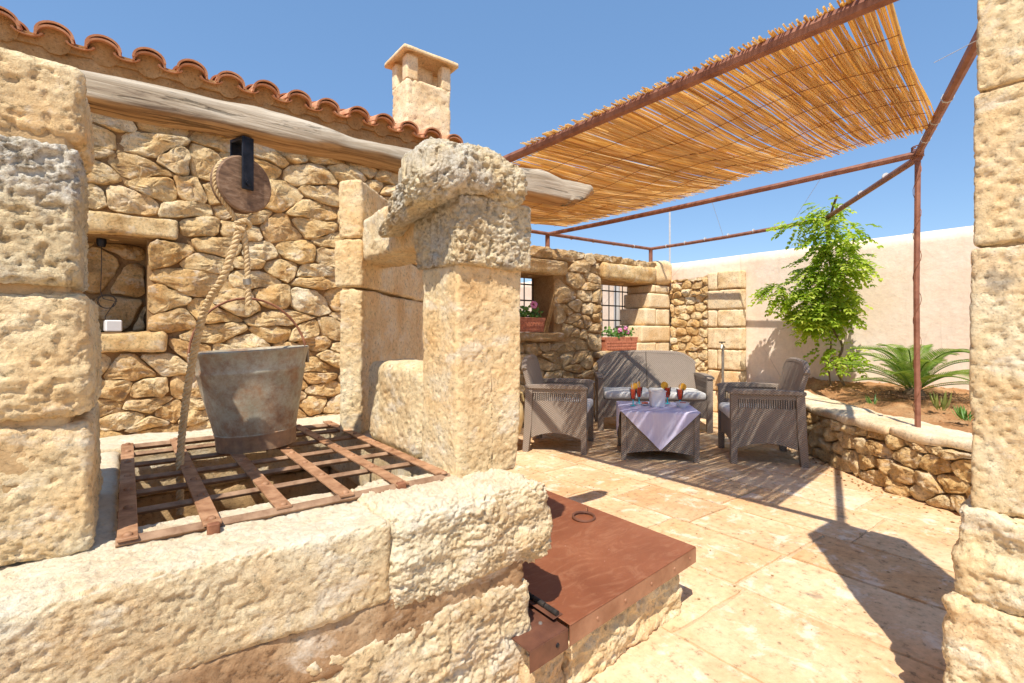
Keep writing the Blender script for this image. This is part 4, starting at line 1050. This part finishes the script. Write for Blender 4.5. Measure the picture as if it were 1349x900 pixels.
# ================================================================== FURNITURE
def panel_side(x0, x1, D, H):
    """side frame: posts, recessed woven panel with arched foot, open band, arm"""
    parts = []
    mb = MB(); f = lambda u, v, w_: (w_, u, v)
    mb.prism([(0, 0), (.05, 0), (.055, H-.03), (.0, H-.03)], x0, x1, f)
    parts.append(('front_leg', mb))
    mb = MB(); mb.prism([(D-.045, 0), (D+.01, 0), (D-.005, .25), (D-.02, H-.03), (D-.085, H-.03), (D-.075, .25)], x0, x1, f); parts.append(('rear_leg', mb))
    mb = MB(); xi0, xi1 = x0+(x1-x0)*.25, x0+(x1-x0)*.75
    arch = [(.05+(D-.12)*t, .135+.05*math.sin(math.pi*t)) for t in [q/10 for q in range(11)]]
    mb.prism(arch + [(D-.075, H-.15), (.05, H-.15)], xi0, xi1, f); parts.append(('side_panel', mb))
    mb = MB()
    for q in range(24):
        y_ = .058 + (D-.15)*(q+.5)/24; mb.box(xi0, xi1, y_-.0045, y_+.0045, H-.152, H-.06)
    mb.box(xi0-.004, xi1+.004, .05, D-.08, H-.075, H-.03); parts.append(('side_lattice', mb))
    return parts
def seat_unit(name, label, cat, Wd, D, group, two):
    t_ = thing(name, label, cat, (0,0,0), group=group)
    H = .62; aw = .062
    for s_ in (-1, 1):
        x0, x1 = (-Wd/2, -Wd/2+aw) if s_ < 0 else (Wd/2-aw, Wd/2)
        for nm, mb in panel_side(x0, x1, D, H):
            mb.v = [(a, b-D/2, c) for a, b, c in mb.v]
            link(nm, mb.mesh(nm, bevel=.003 if 'panel' not in nm and 'lattice' not in nm else 0), M['wicker'], t_)
        mb = MB(); arm = []
        m_ = 12
        top = [(-.012 + (D+.0)*q/m_, H-.005 + .012*math.sin(math.pi*q/m_) - (.012 if q == 0 else 0)) for q in range(m_+1)]
        low = [(y_, H-.034) for y_, z_ in reversed(top)]
        mb.prism(top+low, x0-.012*(s_ < 0)-.0, x1+.012*(s_ > 0), lambda u, v, w_: (w_, u-D/2, v))
        link('armrest', mb.mesh('armrest', True, bevel=.004), M['wicker'], t_)
    xi = Wd/2-aw*.75
    mb = MB(); arch = [(-xi+2*xi*t, .15+.035*math.sin(math.pi*t)) for t in [q/10 for q in range(11)]]
    mb.prism(arch + [(xi, .36), (-xi, .36)], -D/2+.015, -D/2+.04, lambda u, v, w_: (u, w_, v))
    link('front_panel', mb.mesh('front_panel'), M['wicker'], t_)
    link('seat_base', MB().box(-xi, xi, -D/2+.041, D/2-.06, .29, .355).mesh('seat_base'), M['wicker'], t_)
    n_ = 2 if two else 1; cwid = 2*(Wd/2-aw-.004)/n_
    for q in range(n_):
        x0 = -Wd/2+aw+.004+cwid*q
        V, F = rough_block(x0+.003, x0+cwid-.003, -D/2-.008, D/2-.12, .358, .44, cell=.02, r=.03, a1=.004, f1=6, a2=.001, seed=q+5)
        link('seat_cushion', np_mesh('seat_cushion', V, F), M['cushion'], t_)
    # back: arched panels leaning backwards
    bw_ = (2*(Wd/2-aw*.55))/n_
    for q in range(n_):
        xa = -Wd/2+aw*.55+bw_*q; xb = xa+bw_; poly = [(xa+.002, .30), (xb-.002, .30)]
        m_ = 14
        for k in range(m_+1):
            f_ = k/m_; xx = xb-.002-(bw_-.004)*f_; g = (xx+Wd/2)/Wd
            e = abs(2*g-1); drop = max(0, e-.55)/.45; poly.append((xx, .845 - (.16 if two else .15)*drop**2.2 + .01*math.cos(e*3)))
        mb = MB(); lean = .27
        mb.prism(poly, 0, .045, lambda u, v, w_: (u, D/2-.17+w_+(v-.30)*lean - .03*(1-(2*u/Wd)**2) + .03, v))
        link('backrest', mb.mesh('backrest', False, bevel=.006), M['wicker'], t_)
        mb = MB(); top = [p for p in poly[2:]]
        mb.tube([(u, D/2-.17+.024+(v-.30)*lean-.03*(1-(2*u/Wd)**2)+.03, v) for u, v in top], .027, 8)
        link('back_rim', mb.mesh('back_rim', True), M['wicker'], t_)
    return t_
ac = seat_unit('armchair', 'taupe wicker armchair left of the coffee table, white cushion', 'armchair', .66, .58, 'wicker armchairs', False)
ac.location = (3.335, 3.57, 0); ac.rotation_euler = (0, 0, R(37.7))
ac2 = copy_tree(ac); ac2.location = (4.435, 2.18, 0); ac2.rotation_euler = (0, 0, R(218.9)); ac2['label'] = 'taupe wicker armchair right of the coffee table, by the bench wall'
so = seat_unit('sofa', 'two-seat taupe wicker sofa in the corner of the courtyard', 'sofa', 1.24, .64, None, True)
so.location = (4.83, 3.645, 0); so.rotation_euler = (0, 0, R(-43.6))
# coffee table
tb = thing('coffee_table', 'square taupe wicker coffee table in front of the sofa', 'table', (3.81, 2.815, 0), R(-46.6))
for sx in (-1, 1):
    for sy in (-1, 1):
        link('leg', MB().box(sx*.30-.022, sx*.30+.022, sy*.29-.022, sy*.29+.022, 0, .40).mesh('leg', bevel=.003), M['wicker'], tb)
for s_ in (-1, 1):
    arch = [(-.28+.56*t, .06+.03*math.sin(math.pi*t)) for t in [q/10 for q in range(11)]]
    mb = MB(); mb.prism(arch+[(.28, .40), (-.28, .40)], s_*.29-.01, s_*.29+.01, lambda u, v, w_: (u, w_, v)); link('side_panel', mb.mesh('side_panel'), M['wicker'], tb)
    mb = MB(); mb.prism(arch+[(.28, .40), (-.28, .40)], s_*.30-.01, s_*.30+.01, lambda u, v, w_: (w_, u, v)); link('side_panel', mb.mesh('side_panel'), M['wicker'], tb)
link('table_top', MB().box(-.325, .325, -.315, .315, .401, .425).mesh('table_top', bevel=.004), M['wicker'], tb)
# tablecloth: a square laid diagonally, points hang down
def cloth():
    n = 60; V = []; hl = .455; zt = .4285; c45 = math.sqrt(.5)
    for i in range(n+1):
        for j in range(n+1):
            a = (i/n-.5)*2*hl; b = (j/n-.5)*2*hl; x_ = (a-b)*c45; y_ = (a+b)*c45
            z = zt + .0015*math.sin(a*30)*math.sin(b*26); ex_, ey_ = max(0, abs(x_)-.327), max(0, abs(y_)-.317)
            ox = math.copysign(min(abs(x_), .327), x_); oy = math.copysign(min(abs(y_), .317), y_)
            if ex_ > 0: z -= ex_; ox += math.copysign(.006+.012*abs(math.sin(y_*18))*min(1, ex_*8), x_)
            if ey_ > 0: z -= ey_; oy += math.copysign(.006+.012*abs(math.sin(x_*18+1))*min(1, ey_*8), y_)
            V.append((ox, oy, z))
    F = [(i*(n+1)+j, (i+1)*(n+1)+j, (i+1)*(n+1)+j+1, i*(n+1)+j+1) for i in range(n) for j in range(n)]
    return np.array(V), np.array(F)
V, F = cloth()
thing('tablecloth', 'lilac checked cloth laid cornerwise over the coffee table', 'tablecloth', (3.81, 2.815, 0), R(-46.6), me=np_mesh('tablecloth', V, F), mat=M['cloth'])
mt_ = Matrix.Translation((3.81, 2.815, .4305)) @ Matrix.Rotation(R(-46.6), 4, 'Z')
def onT(x_, y_): p = mt_ @ Vector((x_, y_, 0)); return tuple(p)
gp = 'red cocktails on the coffee table'
gl = thing('cocktail_glass', None, 'cocktail', onT(-.20, -.02), .3, gp)
link('foot', MB().lathe([(.030, 0), (.030, .003), (.006, .008), (.0045, .05), (.012, .058)], n=16).mesh('foot', True), M['blue_glass'], gl)
link('drink', MB().lathe([(.004, .058), (.018, .07), (.024, .10), (.030, .150)], n=16).mesh('drink', True), M['drink'], gl)
link('glass_bowl', MB().lathe([(.012, .056), (.0205, .068), (.0265, .10), (.033, .158), (.0315, .158), (.0255, .10), (.019, .069)], n=18).mesh('glass_bowl', True), M['glass'], gl)
link('orange_slice', MB().lathe([(.001, -.003), (.034, -.003), (.035, 0), (.034, .003), (.001, .003)], (.030, 0, .172), 18, Matrix.Rotation(R(52.46-90), 4, 'Z') @ Matrix.Rotation(R(90), 4, 'X')).mesh('orange_slice', True), M['orange'], gl)
link('straw', MB().tube([(-.005, .005, .09), (.016, .01, .21)], .0025, 6).mesh('straw'), M['white'], gl)
gl['label'] = 'front left red cocktail with blue stem, nearest the left edge of the cloth'
for x_, y_, rz_, lb in ((-.13, .16, .9, 'red cocktail behind the front left one, left of the white bucket'), (.13, .17, 2.6, 'red cocktail half hidden behind the right side of the white bucket'), (.22, .03, -.2, 'rightmost red cocktail, standing behind the small white bowl')):
    c_ = copy_tree(gl); c_.location = onT(x_, y_); c_.rotation_euler = (0, 0, rz_); c_['label'] = lb
V, F = rough_block(-.068, .068, -.055, .055, 0, .145, cell=.012, r=.016, a1=0.0, a2=0.0, seed=1, warp=lambda P: P*np.stack([.88+.12*P[:, 2]/.145, .88+.12*P[:, 2]/.145, np.ones(len(P))], 1))
ib = thing('ice_bucket', 'square white plastic bucket in the middle of the coffee table', 'bucket', onT(.01, -.04), R(-40))
link('tub', np_mesh('tub', V, F), M['white'], ib)
link('rim', MB().box(-.071, .071, -.058, .058, .138, .1475).mesh('rim', bevel=.003), M['white'], ib)
bo = thing('bowl', 'small white bowl of snacks at the right corner of the cloth', 'bowl', onT(.225, -.07))
link('dish', MB().lathe([(.025, 0), (.03, .004), (.052, .03), (.060, .048), (.057, .048), (.048, .03), (.02, .01)], n=28).mesh('dish', True), M['white'], bo)
sn = MB()
for q in range(14): sn.sphere((.03*math.cos(q*2.4)*(q/14), .03*math.sin(q*2.4)*(q/14), .038), .009, 6)
link('snacks', sn.mesh('snacks', True), M['snack'], bo)
di = thing('snack_dish', 'small white dish of red snacks just left of the white bucket', 'dish', onT(-.09, .03))
link('dish', MB().lathe([(.02, 0), (.04, .014), (.043, .018), (.038, .016), (.015, .006)], n=20).mesh('dish', True), M['white'], di)
sn = MB()
for q in range(10): sn.sphere((.022*math.cos(q*2.4), .022*math.sin(q*2.4), .02), .009, 6)
link('snacks', sn.mesh('snacks', True), M['snack'], di)

# clay urn left of the armchair
ur = thing('clay_urn', 'buff clay urn half hidden behind the well pillar and the left armchair', 'urn', (2.78, 3.72, 0))
link('body', MB().lathe([(.06, 0), (.075, .01), (.09, .06), (.15, .20), (.175, .32), (.165, .42), (.12, .50), (.115, .53), (.145, .56), (.14, .575), (.105, .56), (.10, .50), (.12, .40)], n=32).mesh('body', True), M['urn'], ur)
for s_ in (-1, 1):
    link('handle', MB().tube([(s_*.115, 0, .53), (s_*.19, 0, .52), (s_*.215, 0, .45), (s_*.17, 0, .39)], .016, 8).mesh('handle', True), M['urn'], ur)

# standpipe tap
tp = thing('standpipe_tap', 'slim metal garden tap on an upright pipe before the broken wall end', 'tap', (6.16, 3.50, .0))
link('pipe', MB().tube([(0,0,0), (0,0,.93)], .017, 8).mesh('pipe', True), M['steel'], tp)
link('tap_body', MB().tube([(.03, 0, .90), (0, 0, .93), (-.06, -.02, .93), (-.08, -.025, .89)], .016, 8).mesh('tap_body', True), M['steel'], tp)
link('tap_handle', MB().box(-.075, .045, -.012, .012, .965, .98).mesh('tap_handle', bevel=.002), M['grille'], tp)
link('tap_stem', MB().tube([(-.02, 0, .93), (-.02, 0, .967)], .009, 6).mesh('tap_stem'), M['steel'], tp)

# niche lamp and cable
nl = thing('niche_lamp', 'small black lamp under the niche lintel with its dangling cable', 'lamp', (-.15, WY+.18, 1.775))
link('lamp_head', MB().lathe([(.03, 0), (.03, -.03), (.022, -.055), (.016, -.055)], n=14).mesh('lamp_head', True), M['black_iron'], nl)
cb = [(0, 0, -.05), (.0, .0, -.2), (-.005, .01, -.38), (0.01, .02, -.43)]
for q in range(26):
    a = q*.5; cb.append((.03+.06*math.cos(a)*(1-.01*q), .02+.01*math.sin(q), -.45+.05*math.sin(a)))
cb += [(.02, .02, -.56), (.03, .02, -.62)]
link('cable', MB().tube(cb, .003, 5).mesh('cable', True), M['cable'], nl)
thing('junction_box', 'small white electrical box standing in the wall niche', 'box', (-.085, WY+.2, NZ0+.005), .25, me=MB().box(-.05, .05, -.03, .03, 0, .085).mesh('junction_box', bevel=.008), mat=M['white'])

# ================================================================== PLANTS
def leaves_mesh(name, quads, tones):
    me = bpy.data.meshes.new(name); V = [p for q in quads for p in q]; F = []; k = 0
    for q in quads: F.append(tuple(range(k, k+len(q)))); k += len(q)
    me.from_pydata(V, [], F); at = me.attributes.new('tone', 'FLOAT', 'POINT')
    at.data.foreach_set('value', [t for q, t in zip(quads, tones) for _ in q]); return me
def leaflet(base, d, nrm, L, W_):
    d = Vector(d).normalized(); s_ = d.cross(Vector(nrm)).normalized(); n_ = s_.cross(d).normalized(); b = Vector(base)
    tip = b + d*L - n_*L*.15; m1 = b + d*L*.35; m2 = b + d*L*.7 - n_*L*.05
    a, c = [b, m1+s_*W_*.5+n_*W_*.15, m2+s_*W_*.38+n_*W_*.1, tip, m2, m1], [b, m1, m2, tip, m2-s_*W_*.38+n_*W_*.1, m1-s_*W_*.5+n_*W_*.15]
    return [a, c]
# vine on the cream wall
vx, vy = 6.18, 2.28
vine = thing('climbing_vine', 'leafy green wisteria-like vine climbing the pergola post at the cream wall', 'vine', (6.2, 2.25, .5))
VO = Vector((6.2, 2.25, .5))
for pth, r_ in (([(6.26, 2.12, .48), (6.2, 2.2, .72), (6.24, 2.15, .95), (6.12, 2.22, 1.2), (6.18, 2.2, 1.6), (6.08, 2.24, 2.0), (6.05, 2.2, 2.35), (5.95, 2.1, 2.55)], .013),
                ([(6.28, 2.28, .48), (6.26, 2.3, .8), (6.2, 2.25, 1.0), (6.2, 2.35, 1.4), (6.1, 2.5, 1.75)], .009), ([(6.1, 2.25, 1.5), (6.05, 2.05, 1.8), (5.9, 1.92, 2.10)], .006)):
    link('stem', MB().tube([S(p, VO) for p in catmull(pth, 5)], r_, 6).mesh('stem', True), M['vine_wood'], vine)
rgx = random.Random(77)
clumps = [((6.10, 2.30, 1.50), (.24, .28, .26), 150), ((6.12, 2.30, 1.33), (.18, .24, .12), 90), ((6.08, 2.24, 1.78), (.20, .26, .22), 95), ((6.0, 2.18, 2.12), (.16, .18, .18), 55),
          ((6.12, 2.74, 1.58), (.14, .20, .10), 42), ((5.92, 2.0, 1.80), (.12, .16, .14), 32), ((5.98, 2.20, 2.42), (.10, .12, .13), 26), ((5.9, 2.45, 2.30), (.10, .20, .06), 20),
          ((5.85, 1.93, 2.12), (.08, .10, .14), 16), ((6.2, 2.20, .90), (.11, .18, .05), 20), ((6.16, 2.08, .82), (.08, .14, .04), 9), ((6.14, 2.38, 1.20), (.14, .18, .08), 20)]
quads = []; tones = []
for c, s_, n_ in clumps:
    for q in range(int(n_*1.2)):
        while True:
            u = Vector((rgx.uniform(-1, 1), rgx.uniform(-1, 1), rgx.uniform(-1, 1)))
            if u.length < 1: break
        p = Vector(c) + Vector((u.x*s_[0], u.y*s_[1], u.z*s_[2]))*rgx.choice((1, 1, 1.15))
        if p.x > 6.5: p.x = 6.5
        d = Vector((u.x*1.0-.35, u.y*1.0, u.z*.5-.35)) + Vector((rgx.uniform(-.5, .5), rgx.uniform(-.5, .5), rgx.uniform(-.4, .3))); d.normalize()
        L = rgx.uniform(.11, .19); tn = rgx.random()*.9 if rgx.random() < .8 else .95
        side = d.cross(Vector((0, 0, 1))).normalized(); k_ = 5
        for i in range(k_):
            t = (i+1)/k_; b = p + d*L*t + Vector((0, 0, -L*.35*t*t))
            for s__ in (-1, 1):
                ld = side*s__ + d*.6 + Vector((0, 0, rgx.uniform(-.5, .1)))
                qs = leaflet(b-VO, ld, Vector((rgx.uniform(-.4, .2), rgx.uniform(-.4, .3), 1)), rgx.uniform(.048, .070), rgx.uniform(.030, .042)); quads += qs; tones += [min(.99, max(0, tn+rgx.uniform(-.15, .15)))]*2
        qs = leaflet(p + d*L + Vector((0, 0, -L*.35)) - VO, d, (0, 0, 1), .05, .022); quads += qs; tones += [tn]*2
link('foliage', leaves_mesh('foliage', quads, tones), M['vine_leaf'], vine)

# cycad
cy = thing('cycad', 'cycad palm with arching feathery fronds in the planting bed', 'cycad', (5.72, 1.39, .47))
link('trunk', MB().lathe([(.07, 0), (.085, .03), (.08, .08), (.05, .12), (.01, .13)], n=14).mesh('trunk', True), M['vine_wood'], cy)
def frond(L, arch, seed):
    rgy = random.Random(seed); quads = []; tones = []; n_ = 40; prev = None; pts_ = []
    for i in range(n_+1):
        t = i/n_; pts_.append(Vector((L*t*(1-.10*t), 0, arch*L*(t*.95 - .85*t*t))))
    for i in range(3, n_):
        t = i/n_; d = (pts_[i+1]-pts_[i]).normalized(); up = Vector((0, 1, 0)).cross(d) * -1
        if up.z < 0: up = -up
        ll = .135*math.sin(math.pi*min(1, t*.86+.14))**.6*L/.65
        for s_ in (-1, 1):
            ld = Vector((0, s_, 0)) + d*.55 + up*.38
            quads += leaflet(pts_[i], ld, up, ll*rgy.uniform(.9, 1.05), .010); tones += [rgy.random()*.6+.2]*2
    return quads, tones, pts_
fr = []
for k in range(4):
    q_, t_, p_ = frond(.66, (.55, .8, 1.1, .35)[k], k)
    mesh_ = leaves_mesh('frond', q_, t_); mesh_.materials.append(M['cycad_leaf']); fr.append((mesh_, p_))
for k in range(24):
    a = k*2.399; tier = k/24; m_, p_ = fr[(2 if tier < .3 else 1 if tier < .55 else 0 if tier < .85 else 3)]
    o = link('frond', m_, None, cy); o.location = (.03*math.cos(a), .03*math.sin(a), .10)
    o.rotation_euler = (rg.uniform(-.12, .12), -(.62 - .62*tier) - .06, a); sc_ = rg.uniform(.85, 1.05); o.scale = (sc_, sc_, sc_)
    o2 = link('rachis', MB().tube([tuple(p) for p in p_[::3]], .005, 5).mesh('rachis'), M['cycad_leaf'], o)
# dry litter under the cycad
mb = MB()
for q in range(300):
    a = rgx.uniform(0, 6.28); r_ = rgx.uniform(.05, .38)**1; x_, y_ = 5.7+r_*math.cos(a)*.8, 1.37+r_*math.sin(a)*1.3; d = rgx.uniform(0, 3.14); L = rgx.uniform(.02, .09)
    z_ = .50+rgx.uniform(.0, .05); mb.tube([(x_, y_, z_), (x_+L*math.cos(d), y_+L*math.sin(d), z_+rgx.uniform(-.02, .03))], .003, 3)
o = link('dry_litter', mb.mesh('dry_litter'), M['twig']); o['kind'] = 'stuff'; o['label'] = 'dry brown twigs and dead leaves around the foot of the cycad'; o['category'] = 'litter'
# grit and fallen leaflets on the paving, thickest along the foot of the bench
mb = MB(); rgz = random.Random(5)
for q in range(420):
    if q < 260:
        p = fn_b(rgz.uniform(.4, sl[-1]-.3), 0, .05 + abs(rgz.gauss(0, .10))); x_, y_ = p[0], p[1]
    else: x_, y_ = rgz.uniform(1.3, 4.0), rgz.uniform(.4, 4.2)
    if x_ < 1.85 and y_ < 2.1: continue
    r_ = rgz.uniform(.0025, .0075)*(1.4 if q < 260 else .9)
    mb.add([(x_+r_*rgz.uniform(.7, 1.4)*a, y_+r_*rgz.uniform(.7, 1.4)*b, .002+r_*.5*(c+.6)) for a, b, c in ((1,0,0),(-1,0,0),(0,1,0),(0,-1,0),(0,0,1),(0,0,-1))], [(0,2,4),(2,1,4),(1,3,4),(3,0,4),(2,0,5),(1,2,5),(3,1,5),(0,3,5)])
o = link('grit', mb.mesh('grit'), M['mortar']); o['kind'] = 'stuff'; o['label'] = 'brown grit and crumbs of stone scattered on the paving'; o['category'] = 'grit'
# small weeds
def weed(x_, y_, z_, h, n_, label, mat='weed_leaf', sp=.5):
    quads = []; tones = []; rgy = random.Random(int(x_*100+y_*37))
    for q in range(n_):
        a = rgy.uniform(0, 6.28); d = Vector((math.cos(a)*sp, math.sin(a)*sp, 1)); L = h*rgy.uniform(.6, 1.1); b = Vector((rgy.uniform(-.03, .03), rgy.uniform(-.03, .03), 0))
        quads += leaflet(b, d, (math.cos(a), math.sin(a), -.3), L, L*.14); tones += [rgy.random()*.9]*2
    t_ = thing('weed', label, 'weed', (x_, y_, z_)); link('leaves', leaves_mesh('leaves', quads, tones), M[mat], t_)
weed(5.16, 1.08, .47, .17, 16, 'dry yellowish grass tuft in the bed right of the pergola post')
weed(4.79, .86, .46, .13, 18, 'low green weed at the edge of the bed beside the right pillar', 'pot_leaf', .9)
weed(5.08, 1.52, .48, .10, 12, 'tiny green seedling in front of the cycad, left of the post', 'pot_leaf', .8)

# flower troughs
def trough(x_, y_, z_, L, H, label, nl, fl):
    t_ = thing('flower_trough', label, 'planter', (x_, y_, z_))
    mb = MB(); mb.prism([(-L/2+.02, 0), (L/2-.02, 0), (L/2, H*.8), (L/2+.012, H*.8), (L/2+.012, H), (-L/2-.012, H), (-L/2-.012, H*.8), (-L/2, H*.8)], -.08, .08, lambda u, v, w_: (u, w_, v))
    link('pot', mb.mesh('pot', bevel=.004), M['terracotta'], t_)
    mb = MB()     # moulded basket relief on the front
    nn = int(L/.045)
    for i in range(nn):
        for j in range(3):
            xx = -L/2+.045+(L-.09)*i/(nn-1)+(.01 if j % 2 else 0); zz = H*.16+H*.22*j
            mb.lathe([(.014, 0), (.012, .005), (.003, .008)], (xx, -.08, zz), 6, Matrix.Rotation(R(90), 4, 'X'))
    o = link('relief', mb.mesh('relief', True), M['terracotta'], t_); o['kind'] = 'stuff'
    quads = []; tones = []; rgy = random.Random(int(x_*10))
    for q in range(nl):
        p = Vector((rgy.uniform(-L/2, L/2)*.9, rgy.uniform(-.08, .08), H + abs(rgy.gauss(0, .055)))); d = Vector((rgy.uniform(-1, 1), rgy.uniform(-1, .4), rgy.uniform(-.1, 1)))
        quads += leaflet(p, d, (rgy.uniform(-.5, .5), -1, .6), rgy.uniform(.035, .065), rgy.uniform(.03, .05)); tones += [rgy.random()*.9]*2
    link('foliage', leaves_mesh('foliage', quads, tones), M['pot_leaf'], t_)
    for (fx, fz, r_) in fl:
        mb = MB()
        for q in range(16):
            a = rgy.uniform(0, 6.28); u_ = rgy.uniform(-1, 1); mb.sphere((fx+r_*.7*math.cos(a)*math.sqrt(1-u_*u_), -.06+r_*.6*math.sin(a)*math.sqrt(1-u_*u_), fz+r_*.7*u_), r_*.4, 6)
        link('blossom', mb.mesh('blossom', True), M['petal'], t_)
trough(3.58, WY+.06, 1.105, .72, .17, 'terracotta trough with pink geranium in the left window of the courtyard wall', 170, [(.20, .32, .045)])
trough(5.33, WY+.06, .855, .66, .18, 'terracotta trough of pale pink flowers in the right window behind the sofa', 110, [(-.02, .27, .035), (.10, .30, .03), (.14, .25, .03)])

bpy.context.view_layer.update()
